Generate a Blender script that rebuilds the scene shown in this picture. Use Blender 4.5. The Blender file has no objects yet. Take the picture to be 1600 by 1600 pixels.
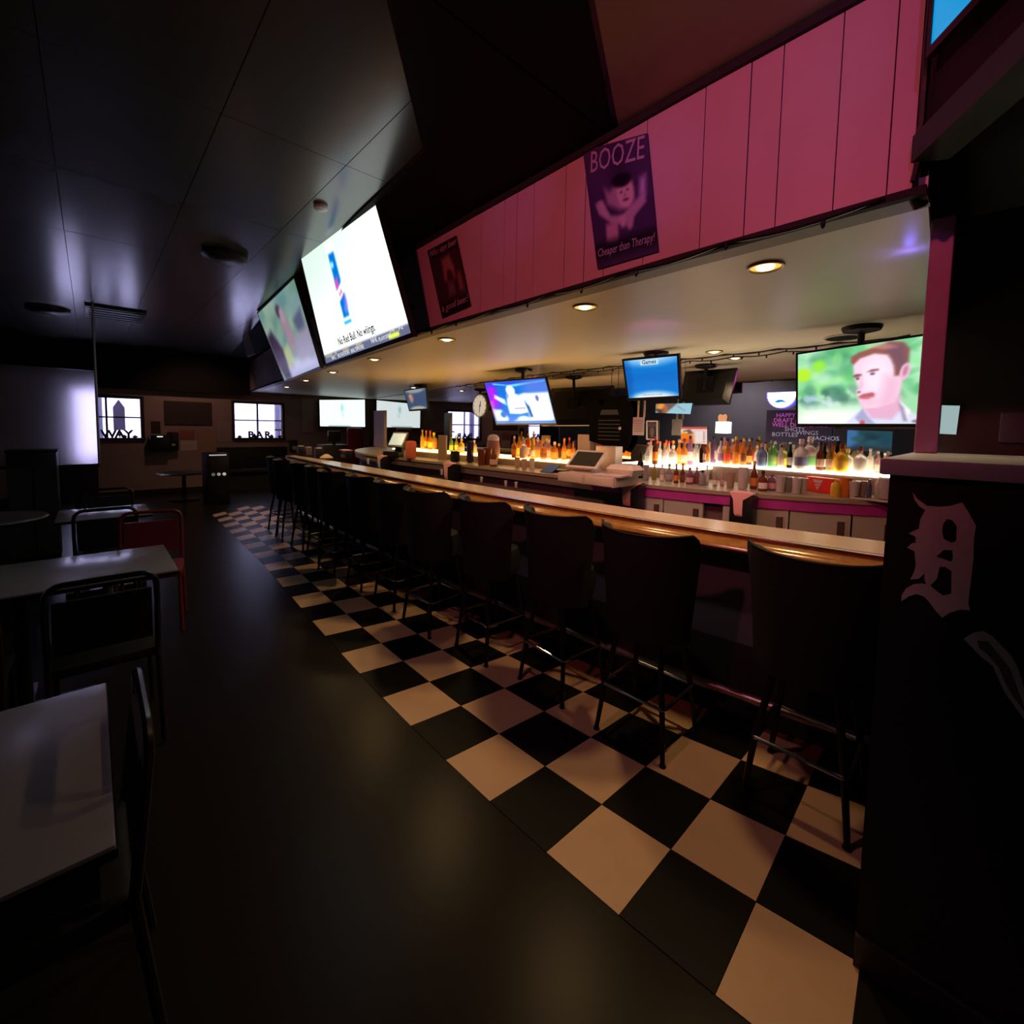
import bpy, bmesh, math, random
import numpy as np
from mathutils import Vector, Matrix
random.seed(7)
rng = np.random.default_rng(5)
S = bpy.context.scene
COL = S.collection

# ------------------------------------------------------------------ camera, world, exposure
F, PITCH, ROLL, YAW, V0, EYE = 707.08, 0.0674, 0.0178, 0.7501, -83.64, 1.5757
EYEV = np.array([0.0, 0.0, EYE])

def ray(u, v):
    a0, b0 = (u - 800) / F, (v - 800 - V0) / F
    cr, sr = math.cos(ROLL), math.sin(ROLL)
    a, b = cr * a0 + sr * b0, -sr * a0 + cr * b0
    cp, sp = math.cos(PITCH), math.sin(PITCH)
    y, z = cp - sp * b, -sp - cp * b
    c, s = math.cos(YAW), math.sin(YAW)
    return np.array([c * a + s * y, -s * a + c * y, z])

FWD = ray(800, 800 + V0); FWD = FWD / np.linalg.norm(FWD)
RGT = ray(900, 800 + V0) - ray(800, 800 + V0); RGT = RGT / np.linalg.norm(RGT)
UPV = np.cross(RGT, FWD)

def at(u, v, ax, val):
    """the point of the plane (axis ax = val) seen at pixel u, v of the photograph: how the room was surveyed"""
    d = ray(u, v); k = (val - EYEV[ax]) / d[ax]
    return EYEV + k * d

def depth(p): return float(np.dot(np.asarray(p) - EYEV, FWD))

cam = bpy.data.cameras.new('camera')
cam.lens = F / 1600 * 36; cam.sensor_width = 36; cam.shift_y = V0 / 1600
cam.clip_start = 0.02; cam.clip_end = 200
camo = bpy.data.objects.new('camera', cam); COL.objects.link(camo)
M4 = Matrix.Identity(4)
for i in range(3):
    M4[i][0], M4[i][1], M4[i][2], M4[i][3] = RGT[i], UPV[i], -FWD[i], EYEV[i]
camo.matrix_world = M4
S.camera = camo

S.view_settings.view_transform = 'Standard'; S.view_settings.look = 'None'
S.view_settings.exposure = 0.0; S.view_settings.gamma = 1.0
S.view_settings.use_curve_mapping = False
S.cycles.use_denoising = True
S.cycles.max_bounces = 8; S.cycles.transparent_max_bounces = 12
S.cycles.sample_clamp_indirect = 4.0
S.cycles.caustics_reflective = False; S.cycles.caustics_refractive = False

w = bpy.data.worlds.new('daylight'); S.world = w; w.use_nodes = True
bg = w.node_tree.nodes['Background']
bg.inputs[0].default_value = (0.74, 0.74, 1.0, 1); bg.inputs[1].default_value = 7.5

# room lights without a lamp in view: coloured party spots, then added fills
def light(name, kind, loc, energy, color, target=None, size=0.1, angle=60, blend=0.5):
    l = bpy.data.lights.new(name, kind); l.energy = energy; l.color = color
    if kind == 'AREA': l.shape = 'DISK'; l.size = size
    else: l.shadow_soft_size = size
    if kind == 'SPOT': l.spot_size = math.radians(angle); l.spot_blend = blend
    o = bpy.data.objects.new(name, l); COL.objects.link(o); o.location = loc
    if target is not None:
        o.rotation_euler = (Vector(target) - Vector(loc)).to_track_quat('-Z', 'Y').to_euler()
    return o
light('red_spot_lamp', 'SPOT', (-0.9, 0.9, 2.95), 116, (1.0, 0.13, 0.175), (1.93, 1.5, 2.65), 0.06, 84, 0.8)
light('red_room_lamp', 'SPOT', (0.9, 1.2, 2.95), 30, (1.0, 0.40, 0.46), (1.75, 1.6, 0.0), 0.06, 84, 0.6)
light('magenta_spot_lamp', 'SPOT', (-0.6, -0.5, 2.9), 30, (0.80, 0.14, 0.75), (1.93, 0.45, 2.85), 0.05, 34, 1.0)
light('violet_spot_lamp', 'SPOT', (-0.9, 0.7, 2.9), 24, (0.32, 0.22, 1.0), (1.93, 1.25, 2.75), 0.04, 17, 1.0)
light('violet_far_spot_lamp', 'SPOT', (-0.9, 1.2, 2.9), 16, (0.45, 0.2, 0.9), (1.93, 2.1, 2.95), 0.04, 16, 1.0)
light('magenta_bar_spot_lamp', 'SPOT', (2.75, 1.6, 2.25), 9, (1.0, 0.12, 0.75), (3.9, 2.3, 0.95), 0.05, 150, 0.8)
light('far_wall_fill', 'SPOT', (1.5, 11.0, 3.0), 26, (1.0, 0.50, 0.36), (1.9, 12.5, 1.1), 0.05, 110, 0.9)  # unseen warm fill added to brighten the far wall
light('left_wall_fill', 'SPOT', (-2.6, 4.9, 2.95), 55, (0.95, 0.88, 0.95), (-4.2, 4.9, 1.5), 0.05, 120, 0.8)  # unseen fill added to brighten the wall that the mirror shows
light('blue_glow_fill', 'POINT', (2.50, 0.30, 2.29), 0.22, (0.20, 0.14, 1.0), None, 0.02)  # added point light makes the blue glow on the low ceiling

# ------------------------------------------------------------------ materials
def s2l(c):
    c = np.asarray(c, float)
    return np.where(c <= 0.04045, c / 12.92, ((c + 0.055) / 1.055) ** 2.4)

MATS = {}
def mat(name, color, rough=0.5, metal=0.0, var=0.12, scale=18.0, emit=0.0, ecol=None, trans=0.0, spec=0.5, bump=0.0, coat=0.0, ior=1.45):
    if name in MATS: return MATS[name]
    m = bpy.data.materials.new(name); m.use_nodes = True
    nt = m.node_tree; b = nt.nodes['Principled BSDF']
    b.inputs['Roughness'].default_value = rough; b.inputs['Metallic'].default_value = metal
    b.inputs['Specular IOR Level'].default_value = spec
    b.inputs['Transmission Weight'].default_value = trans
    b.inputs['IOR'].default_value = ior
    b.inputs['Coat Weight'].default_value = coat
    tc = nt.nodes.new('ShaderNodeTexCoord'); no = nt.nodes.new('ShaderNodeTexNoise')
    no.inputs['Scale'].default_value = scale; no.inputs['Detail'].default_value = 4
    nt.links.new(tc.outputs['Object'], no.inputs['Vector'])
    mx = nt.nodes.new('ShaderNodeMix'); mx.data_type = 'RGBA'
    c = np.array(color[:3], float)
    mx.inputs[6].default_value = (*(c * (1 - var)), 1); mx.inputs[7].default_value = (*np.minimum(c * (1 + var), 1), 1)
    b.inputs['Coat Roughness'].default_value = 0.16
    nt.links.new(no.outputs['Fac'], mx.inputs[0]); nt.links.new(mx.outputs[2], b.inputs['Base Color'])
    if emit > 0:
        b.inputs['Emission Color'].default_value = (*(ecol or color)[:3], 1); b.inputs['Emission Strength'].default_value = emit
    if bump > 0:
        bp = nt.nodes.new('ShaderNodeBump'); bp.inputs['Strength'].default_value = bump; bp.inputs['Distance'].default_value = 0.004
        nt.links.new(no.outputs['Fac'], bp.inputs['Height']); nt.links.new(bp.outputs[0], b.inputs['Normal'])
    MATS[name] = m
    return m

def attr_mat(name, emit):
    """picture colours held in the mesh: a screen (emits) or a print (reflects)"""
    m = bpy.data.materials.new(name); m.use_nodes = True; nt = m.node_tree; b = nt.nodes['Principled BSDF']
    a = nt.nodes.new('ShaderNodeAttribute'); a.attribute_name = 'Col'
    if emit > 0:
        b.inputs['Base Color'].default_value = (0.01, 0.01, 0.012, 1); b.inputs['Roughness'].default_value = 0.25
        nt.links.new(a.outputs['Color'], b.inputs['Emission Color']); b.inputs['Emission Strength'].default_value = emit
    else:
        nt.links.new(a.outputs['Color'], b.inputs['Base Color']); b.inputs['Roughness'].default_value = 0.3
    MATS[name] = m
    return m

def glass_pane(name, tint, gloss=0.12):
    m = bpy.data.materials.new(name); m.use_nodes = True; nt = m.node_tree
    nt.nodes.remove(nt.nodes['Principled BSDF']); out = nt.nodes['Material Output']
    t = nt.nodes.new('ShaderNodeBsdfTransparent'); t.inputs[0].default_value = (*tint, 1)
    g = nt.nodes.new('ShaderNodeBsdfGlossy'); g.inputs['Roughness'].default_value = 0.05
    x = nt.nodes.new('ShaderNodeMixShader'); x.inputs[0].default_value = gloss
    nt.links.new(t.outputs[0], x.inputs[1]); nt.links.new(g.outputs[0], x.inputs[2]); nt.links.new(x.outputs[0], out.inputs[0])
    MATS[name] = m; return m

BLACK = mat('black_paint', (0.024, 0.027, 0.028), 0.7, spec=0.2)
BLACKPL = mat('black_plastic', (0.010, 0.010, 0.011), 0.35)
VINYL = mat('black_vinyl', (0.014, 0.015, 0.016), 0.55, bump=0.15, scale=60, spec=0.22)
CHROME = mat('chrome', (0.55, 0.55, 0.57), 0.18, 1.0, 0.05)
GUNMETAL = mat('dark_metal', (0.03, 0.03, 0.032), 0.35, 0.8)
FLOORM = mat('black_epoxy_floor', (0.010, 0.0088, 0.0075), 0.30, scale=260, var=0.6, bump=0.05, spec=0.10)
TILEW = mat('white_vinyl_tile', (0.50, 0.335, 0.20), 0.42, scale=9, var=0.10)
TILEB = mat('black_vinyl_tile', (0.007, 0.007, 0.007), 0.4, spec=0.1)
CEILM = mat('black_ceiling_paint', (0.026, 0.025, 0.017), 0.6, scale=5, var=0.12, spec=0.25, coat=1.0)
CEILM.node_tree.nodes['Principled BSDF'].inputs['Coat Roughness'].default_value = 0.2
CEILM.node_tree.nodes['Principled BSDF'].inputs['Coat IOR'].default_value = 1.6
GRIDM = mat('black_ceiling_joint', (0.03, 0.03, 0.028), 0.6)
BROWNPLY = mat('brown_plywood', (0.42, 0.33, 0.17), 0.55, scale=3)
PINKW = mat('white_painted_board', (0.55, 0.42, 0.44), 0.42, scale=6, var=0.08)
LOWCEIL = mat('cream_gloss_ceiling', (0.66, 0.60, 0.46), 0.40, scale=4, var=0.04)
LIPM = mat('brown_lip_board', (0.20, 0.16, 0.11), 0.5)
MIRROR = mat('mirror', (0.62, 0.60, 0.62), 0.02, 1.0, 0.02)
WALLT = mat('taupe_wall', (0.30, 0.225, 0.21), 0.55, scale=4)
WALLD = mat('dark_panel_wall', (0.035, 0.026, 0.02), 0.5, scale=4)
WALLG = mat('grey_wall', (0.42, 0.38, 0.40), 0.6, scale=3)
WOODW = mat('brown_wainscot', (0.10, 0.062, 0.04), 0.5, scale=6)
RAILW = mat('varnished_oak', (0.27, 0.135, 0.035), 0.2, scale=26, var=0.4, coat=0.6)
BARTOP = mat('cream_laminate_bar_top', (0.50, 0.40, 0.31), 0.22, scale=40, var=0.08)
BARFRONT = mat('slate_bar_panel', (0.09, 0.13, 0.16), 0.5, scale=8)
STEEL = mat('brushed_steel', (0.35, 0.33, 0.32), 0.35, 0.9)
CTOP = mat('taupe_counter', (0.33, 0.27, 0.20), 0.35, scale=30)
CFRONT = mat('mauve_counter_front', (0.16, 0.10, 0.12), 0.45, scale=8)
PURPLE = mat('magenta_counter_edge', (0.42, 0.04, 0.33), 0.4, scale=7, var=0.5)
CABW = mat('beige_cooler_door', (0.43, 0.42, 0.38), 0.4, scale=7, var=0.06)
HANDLED = mat('brown_recess_handle', (0.09, 0.055, 0.045), 0.5)
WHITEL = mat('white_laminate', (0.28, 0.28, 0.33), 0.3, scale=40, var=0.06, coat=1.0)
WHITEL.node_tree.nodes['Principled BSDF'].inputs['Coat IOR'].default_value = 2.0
CAPM = mat('lavender_cap', (0.42, 0.50, 0.62), 0.45, scale=20)
LOGO = mat('white_painted_logo', (0.88, 0.82, 0.86), 0.6)
GREYLOGO = mat('grey_painted_stripe', (0.50, 0.60, 0.62), 0.6)
POSTM = mat('pink_post_paint', (0.36, 0.15, 0.34), 0.5)
PAPER = mat('white_paper', (0.55, 0.47, 0.43), 0.7, var=0.05)
TOWEL = mat('pink_bar_towel', (0.80, 0.40, 0.42), 0.85, scale=90, bump=0.3)
IVORY = mat('ivory_plastic', (0.50, 0.42, 0.37), 0.4)
DARKGL = mat('dark_glass', (0.02, 0.025, 0.022), 0.08)
CARD = mat('brown_cardboard', (0.33, 0.22, 0.15), 0.8)
REDBOX = mat('red_carton', (0.75, 0.035, 0.02), 0.5)
PLEXI = mat('frosted_acrylic', (0.85, 0.80, 0.84), 0.26, trans=0.93, ior=1.2, var=0.02)
WINGLASS = glass_pane('window_glass', (0.93, 0.94, 0.98), 0.06)
FRAMEM = mat('black_window_frame', (0.015, 0.013, 0.014), 0.5)
SIDING = mat('white_siding', (0.80, 0.78, 0.90), 0.7, scale=2, var=0.03)
PORCH = mat('lavender_porch_paint', (0.12, 0.12, 0.20), 0.7)
GROUND = mat('pale_gravel', (0.55, 0.53, 0.58), 0.9)
WARMLED = mat('warm_led_shelf', (1.0, 0.86, 0.62), 0.4, emit=7.5, ecol=(1.0, 0.84, 0.60))
AMBLED = mat('amber_led_shelf', (1.0, 0.62, 0.22), 0.4, emit=6.0, ecol=(1.0, 0.55, 0.16))
BULB = mat('lamp_bulb', (1, 0.9, 0.6), 0.4, emit=4.0, ecol=(1.0, 0.86, 0.50))
CANREF = mat('gold_lamp_reflector', (0.8, 0.5, 0.12), 0.35, emit=0.75, ecol=(1.0, 0.66, 0.12))
CANRING = mat('brass_trim_ring', (0.30, 0.20, 0.06), 0.35, 0.6)
NEONW = mat('white_sign_light', (1, 1, 1), 0.4, emit=2.2, ecol=(0.92, 0.98, 1.0))
NEONB = mat('blue_sign_light', (0.0, 0.25, 0.6), 0.4, emit=0.7, ecol=(0.0, 0.22, 0.62))
NEONP = mat('violet_led_halo', (0.2, 0.1, 0.9), 0.4, emit=1.0, ecol=(0.10, 0.13, 0.95))
CYANS = mat('cyan_screen', (0.0, 0.4, 0.8), 0.3, emit=0.9, ecol=(0.0, 0.34, 0.76))

# ------------------------------------------------------------------ mesh building
class MB:
    def __init__(s): s.v = []; s.f = []; s.mi = []; s.cur = 0
    def add(s, vs, fs):
        n = len(s.v); s.v += [tuple(map(float, p)) for p in vs]
        for f in fs: s.f.append(tuple(i + n for i in f)); s.mi.append(s.cur)
        return s
    def m(s, k): s.cur = k; return s
    def hexa(s, p):   # 8 points: bottom 4 ccw, top 4 ccw
        return s.add(p, [(3, 2, 1, 0), (4, 5, 6, 7), (0, 1, 5, 4), (1, 2, 6, 5), (2, 3, 7, 6), (3, 0, 4, 7)])
    def box(s, c, d, rz=0.0, bev=0.0):
        hx, hy, hz = d[0] / 2, d[1] / 2, d[2] / 2
        if bev > 0:
            bev = min(bev, hx * .9, hy * .9, hz * .9)
            bm = bmesh.new(); bmesh.ops.create_cube(bm, size=1)
            bmesh.ops.scale(bm, vec=(d[0], d[1], d[2]), verts=bm.verts)
            bmesh.ops.bevel(bm, geom=list(bm.edges), offset=bev, segments=2, affect='EDGES', profile=0.6)
            bm.verts.index_update(); vs = [tuple(v.co) for v in bm.verts]; fs = [tuple(v.index for v in f.verts) for f in bm.faces]; bm.free()
        else:
            vs = [(-hx, -hy, -hz), (hx, -hy, -hz), (hx, hy, -hz), (-hx, hy, -hz), (-hx, -hy, hz), (hx, -hy, hz), (hx, hy, hz), (-hx, hy, hz)]
            fs = [(3, 2, 1, 0), (4, 5, 6, 7), (0, 1, 5, 4), (1, 2, 6, 5), (2, 3, 7, 6), (3, 0, 4, 7)]
        cr, sr = math.cos(rz), math.sin(rz)
        return s.add([(c[0] + cr * x - sr * y, c[1] + sr * x + cr * y, c[2] + z) for x, y, z in vs], fs)
    def lathe(s, prof, n=16, c=(0, 0, 0), axis=2):
        vs = []; fs = []
        for r, h in prof:
            for k in range(n):
                a = 2 * math.pi * k / n
                p = [r * math.cos(a), r * math.sin(a), h]
                if axis == 0: p = [h, p[0], p[1]]
                elif axis == 1: p = [p[1], h, p[0]]
                vs.append((c[0] + p[0], c[1] + p[1], c[2] + p[2]))
        for j in range(len(prof) - 1):
            for k in range(n):
                fs.append((j * n + k, j * n + (k + 1) % n, (j + 1) * n + (k + 1) % n, (j + 1) * n + k))
        fs.append(tuple(range(n))[::-1]); fs.append(tuple(range((len(prof) - 1) * n, len(prof) * n)))
        return s.add(vs, fs)
    def tube(s, pts, r, n=8, closed=False):
        P = [Vector(p) for p in pts]; m = len(P); vs = []; fs = []
        rr = r if isinstance(r, (list, tuple)) else [r] * m
        up = None
        for i in range(m):
            a = P[(i - 1) % m] if (closed or i > 0) else P[i]
            b = P[(i + 1) % m] if (closed or i < m - 1) else P[i]
            t = (b - a).normalized()
            if up is None:
                up = Vector((0, 0, 1)) if abs(t.z) < 0.9 else Vector((1, 0, 0))
            x = up.cross(t).normalized(); up = t.cross(x).normalized()
            for k in range(n):
                g = 2 * math.pi * k / n
                vs.append(tuple(P[i] + x * (rr[i] * math.cos(g)) + up * (rr[i] * math.sin(g))))
        for i in range(m if closed else m - 1):
            j = (i + 1) % m
            for k in range(n):
                fs.append((i * n + k, i * n + (k + 1) % n, j * n + (k + 1) % n, j * n + k))
        if not closed:
            fs.append(tuple(range(n))[::-1]); fs.append(tuple(range((m - 1) * n, m * n)))
        return s.add(vs, fs)
    def loft(s, rows, cap=True):
        """rows: list of closed cross-sections with equal counts"""
        n = len(rows[0]); vs = [p for r in rows for p in r]; fs = []
        for i in range(len(rows) - 1):
            for k in range(n):
                fs.append((i * n + k, i * n + (k + 1) % n, (i + 1) * n + (k + 1) % n, (i + 1) * n + k))
        if cap:
            fs.append(tuple(range(n))[::-1]); fs.append(tuple(range((len(rows) - 1) * n, len(rows) * n)))
        return s.add(vs, fs)
    def quad(s, a, b, c, d): return s.add([a, b, c, d], [(0, 1, 2, 3)])
    def mesh(s, name, mats, smooth=40):
        me = bpy.data.meshes.new(name); me.from_pydata(s.v, [], s.f)
        for q in (mats if isinstance(mats, (list, tuple)) else [mats]): me.materials.append(q)
        if any(s.mi): me.polygons.foreach_set('material_index', s.mi)
        bm = bmesh.new(); bm.from_mesh(me); bmesh.ops.recalc_face_normals(bm, faces=bm.faces); bm.to_mesh(me); bm.free()
        if smooth:
            me.polygons.foreach_set('use_smooth', [True] * len(me.polygons))
            me.set_sharp_from_angle(angle=math.radians(smooth))
        me.update()
        return me

def tag(o, label=None, cat=None, group=None, kind=None):
    if label: o['label'] = label
    if cat: o['category'] = cat
    if group: o['group'] = group
    if kind: o['kind'] = kind
    return o
def thing(name, label, cat, loc=(0, 0, 0), rz=0.0, group=None):
    o = bpy.data.objects.new(name, None); COL.objects.link(o); o.empty_display_size = 0.05
    o.location = tuple(map(float, loc)); o.rotation_euler = (0, 0, rz)
    return tag(o, label, cat, group)
def obj(name, me, parent=None, label=None):
    o = bpy.data.objects.new(name, me); COL.objects.link(o)
    if parent is not None: o.parent = parent
    if label: o['label'] = label
    return o
def part(name, mb, mats, parent, smooth=40, label=None):
    return obj(name, mb.mesh(name, mats, smooth), parent, label)
def single(name, mb, mats, label, cat, loc=(0, 0, 0), rz=0.0, group=None, smooth=40):
    o = obj(name, mb.mesh(name, mats, smooth)); o.location = tuple(map(float, loc)); o.rotation_euler = (0, 0, rz)
    return tag(o, label, cat, group)
def struct(name, mb, mats, smooth=0, parent=None):
    o = obj(name, mb.mesh(name, mats, smooth), parent)
    if parent is None: o['kind'] = 'structure'
    return o
def copy_tree(o, parent=None):
    c = o.copy(); COL.objects.link(c)
    if parent is not None: c.parent = parent
    for ch in list(o.children): copy_tree(ch, c)
    return c

def curve_mesh(build, thick=0.0):
    cu = bpy.data.curves.new('tmp', build if build == 'FONT' else 'CURVE')
    return cu
def flat(polys, mapf, thick, smooth=False):
    """closed 2-D outlines (even-odd holes) -> solid plaque; mapf(a, b, c) gives the point c off the plane"""
    cu = bpy.data.curves.new('tmp', 'CURVE'); cu.dimensions = '2D'; cu.fill_mode = 'BOTH'; cu.extrude = 0.5
    for pl in polys:
        sp = cu.splines.new('POLY'); sp.points.add(len(pl) - 1); sp.use_cyclic_u = True
        for q, p in zip(sp.points, pl): q.co = (p[0], p[1], 0, 1)
    return _conv(cu, mapf, thick)
def _conv(cu, mapf, thick):
    o = bpy.data.objects.new('tmp', cu); COL.objects.link(o)
    dg = bpy.context.evaluated_depsgraph_get(); dg.update()
    me = bpy.data.meshes.new_from_object(o.evaluated_get(dg))
    mb = MB(); mb.add([mapf(v.co.x, v.co.y, (v.co.z + 0.5) * thick) for v in me.vertices], [tuple(p.vertices) for p in me.polygons])
    bpy.data.objects.remove(o); bpy.data.meshes.remove(me); bpy.data.curves.remove(cu)
    return mb
def text(s, size, mapf, thick=0.001, align='CENTER', squeeze=1.0, bold=0.0):
    cu = bpy.data.curves.new('tmp', 'FONT'); cu.body = s; cu.size = size; cu.align_x = align; cu.extrude = 0.5; cu.resolution_u = 2; cu.offset = bold
    return _conv(cu, lambda a, b, c: mapf(a * squeeze, b, c), thick)
def plane_map(o, ex, ey, n):
    o, ex, ey, n = map(np.asarray, (o, ex, ey, n))
    return lambda a, b, c: tuple(o + a * ex + b * ey + c * n)

# ------------------------------------------------------------------ picture painting (screens and prints)
class Pic:
    def __init__(s, w, h, base=(0, 0, 0)):
        s.w, s.h = w, h; s.im = np.ones((h, w, 3)) * np.array(base, float)
        s.X, s.Y = np.meshgrid((np.arange(w) + .5) / w, (np.arange(h) + .5) / h)   # y down
    def mix(s, a, c): s.im = s.im * (1 - a[..., None]) + np.array(c, float) * a[..., None]; return s
    def ell(s, c, r, col, soft=0.25, ang=0.0, al=1.0):
        dx, dy = s.X - c[0], s.Y - c[1]; ca, sa = math.cos(ang), math.sin(ang)
        d = np.sqrt(((dx * ca + dy * sa) / r[0]) ** 2 + ((-dx * sa + dy * ca) / r[1]) ** 2)
        return s.mix(np.clip((1 - d) / soft + .5, 0, 1) * al, col)
    def poly(s, pts, col, soft=0.01, al=1.0):
        ins = np.zeros((s.h, s.w), bool); dist = np.full((s.h, s.w), 9.0); n = len(pts)
        for i in range(n):
            x0, y0 = pts[i]; x1, y1 = pts[(i + 1) % n]
            if y0 != y1:
                c = ((y0 > s.Y) != (y1 > s.Y)) & (s.X < (x1 - x0) * (s.Y - y0) / (y1 - y0) + x0); ins ^= c
            L2 = (x1 - x0) ** 2 + (y1 - y0) ** 2 + 1e-12
            t = np.clip(((s.X - x0) * (x1 - x0) + (s.Y - y0) * (y1 - y0)) / L2, 0, 1)
            dist = np.minimum(dist, np.hypot(s.X - x0 - t * (x1 - x0), s.Y - y0 - t * (y1 - y0)))
        sd = np.where(ins, dist, -dist)
        return s.mix(np.clip(sd / soft * .5 + .5, 0, 1) * al, col)
    def rect(s, x0, y0, x1, y1, col, soft=0.006, al=1.0): return s.poly([(x0, y0), (x1, y0), (x1, y1), (x0, y1)], col, soft, al)
    def blobs(s, n, reg, rr, cols, al=.5, soft=.8):
        for i in range(n):
            c = cols[rng.integers(len(cols))]
            s.ell((rng.uniform(reg[0], reg[2]), rng.uniform(reg[1], reg[3])), (rng.uniform(*rr), rng.uniform(*rr) * 1.5), c, soft, rng.uniform(0, 3), al)
        return s
def pic_mesh(name, pic, TL, TR, BR, BL, material, off=0.0):
    TL, TR, BR, BL = map(lambda p: np.asarray(p, float), (TL, TR, BR, BL))
    n = np.cross(TR - TL, BL - TL); n = -n / np.linalg.norm(n); w, h = pic.w, pic.h
    us = np.linspace(0, 1, w + 1); vs = np.linspace(0, 1, h + 1)
    U, V = np.meshgrid(us, vs)
    P = (TL * ((1 - U) * (1 - V))[..., None] + TR * (U * (1 - V))[..., None] + BR * (U * V)[..., None] + BL * ((1 - U) * V)[..., None]) + n * off
    me = bpy.data.meshes.new(name)
    idx = np.arange((w + 1) * (h + 1)).reshape(h + 1, w + 1)
    fs = np.stack([idx[1:, :-1], idx[1:, 1:], idx[:-1, 1:], idx[:-1, :-1]], -1).reshape(-1, 4)
    me.from_pydata(P.reshape(-1, 3).tolist(), [], fs.tolist())
    ca = me.color_attributes.new('Col', 'FLOAT_COLOR', 'CORNER')
    pad = np.pad(pic.im, ((1, 1), (1, 1), (0, 0)), mode='edge')
    vc = (pad[:-1, :-1] + pad[1:, :-1] + pad[:-1, 1:] + pad[1:, 1:]) / 4
    col = np.ones((len(fs) * 4, 4), np.float32); col[:, :3] = s2l(np.clip(vc, 0, 1)).reshape(-1, 3)[fs.reshape(-1)]
    ca.data.foreach_set('color', col.reshape(-1)); me.materials.append(material); me.update()
    return me

def lerp_path(pts, y):
    ys = [p[0] for p in pts]; xs = [p[1] for p in pts]
    if y <= ys[0]: return xs[0] + (y - ys[0]) * (xs[1] - xs[0]) / (ys[1] - ys[0])
    if y >= ys[-1]: return xs[-1] + (y - ys[-1]) * (xs[-1] - xs[-2]) / (ys[-1] - ys[-2])
    return float(np.interp(y, ys, xs))
def smooth_path(pts, deg=3):
    ys = np.array([p[0] for p in pts]); c = np.polyfit(ys, [p[1] for p in pts], deg)
    return lambda y: float(np.polyval(c, y))
def px_path(px, z, deg=3):
    return smooth_path([(p[1], p[0]) for p in (at(u, v, 2, z) for u, v in px)], deg)

# =================================================================== STRUCTURE
ZC, ZL = 3.06, 2.336                       # hall ceiling, low ceiling over the bar
YF, YN = 12.5, -2.6                        # far wall, wall behind the camera
XW = -4.2                                  # left wall
SOF = [(.22, 1.925), (1.01, 1.93), (3.26, 1.99), (6.09, 2.215), (8.59, 2.47), (YF, 2.85)]
MIR = [(YN, 4.62), (4.4, 4.62), (YF, 5.95)]
sof = lambda y: lerp_path(SOF, y)
mir = lambda y: lerp_path(MIR, y)

floor = struct('floor', MB().box((1.0, 5.0, -0.05), (14, 16, 0.1)), FLOORM)

# checkerboard strip: every tile a piece of the floor
CX = [1.2163, -0.1624, 0.1261, 0.1181, 0.2763, 0.0746, 0.0329]
CY = [3.0028, -3.3053, -0.0371, 0.2168, -0.0433, 0.0074, 0.0808]
def tile_pt(s, t):
    if s < 0:                                # keep the row spacing of the far end
        p0, p1 = tile_pt(0, t), tile_pt(1, t); k = -s
        return p0 + (p0 - p1) * k * (1 - 0.004 * k)
    a = (s - 10) / 10
    B = np.array([1, a, a * a, a ** 3, t, t * a, t * a * a])
    return np.array([B @ CX, B @ CY])
for s in range(-12, 21):
    for t in range(0, 4):
        q = [tile_pt(s + ds, t + dt) for ds, dt in ((0, 0), (0, 1), (1, 1), (1, 0))]
        c = sum(q) / 4
        if c[0] > 1.55 and c[1] < 0.16: continue
        if c[0] > 2.45: continue
        q = [c + (p - c) * 0.992 for p in q]
        h = 0.0025 + random.uniform(0, 0.0008)
        mb = MB().hexa([(p[0], p[1], 0.0002) for p in q[::-1]] + [(p[0], p[1], h) for p in q[::-1]])
        part('floor_tile', mb, TILEW if (s + t) % 2 == 0 else TILEB, floor, 0)

# hall ceiling of painted panels
ceil = struct('ceiling', MB().box((1.2, 5.0, ZC + 0.06), (11.6, 15.6, 0.08)), GRIDM)
tw, tl = 0.612, 1.224
tm = MB().box((0, 0, 0), (tw - 0.004, tl - 0.004, 0.02)).mesh('ceiling_tile', CEILM, 0)
for i in range(-7, 4):
    for j in range(-3, 11):
        cx, cy = -0.10 + (i + .5) * tw, 0.2 + (j + .5) * tl
        if cy > YF - .3 or cy < YN: continue
        o = obj('ceiling_tile', tm, ceil); o.location = (cx, cy, ZC + 0.012 + random.uniform(-.001, .001))
bp = [(1.96, 1.37), (1.30, 1.03), (.6, .65), (.6, -1.2), (1.96, -1.2)]
trim1 = struct('trim_1', flat([bp], lambda a, b, c: (a, b, ZC - 0.012 + c), 0.012), BROWNPLY)

stx = lambda y: lerp_path([(1.42, .70), (2.2, 1.36), (3.2, 1.42), (5.2, 1.60), (12.4, 2.4)], y)  # black sheet paints in the shade on the ceiling behind the television
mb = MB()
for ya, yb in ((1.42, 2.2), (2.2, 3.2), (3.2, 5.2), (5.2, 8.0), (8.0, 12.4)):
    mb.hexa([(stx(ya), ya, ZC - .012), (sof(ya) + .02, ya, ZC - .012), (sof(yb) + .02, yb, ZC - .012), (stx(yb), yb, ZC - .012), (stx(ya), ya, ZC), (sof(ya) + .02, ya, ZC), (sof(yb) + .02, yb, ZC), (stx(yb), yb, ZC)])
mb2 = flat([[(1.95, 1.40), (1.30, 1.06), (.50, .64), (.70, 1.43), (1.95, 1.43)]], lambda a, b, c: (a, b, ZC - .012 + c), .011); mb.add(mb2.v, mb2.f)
struct('ceiling_shade_strip', mb, mat('black_shade_and_board', (0.014, 0.0135, 0.0135), 0.8, spec=.15))

# walls
struct('wall_left', MB().box((XW - .05, 5, 1.5), (.1, 15.4, 3.2)), WALLG)
struct('wall_near', MB().box((1, YN - .05, 1.5), (11, .1, 3.2)), WALLD)
mb = MB()
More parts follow.
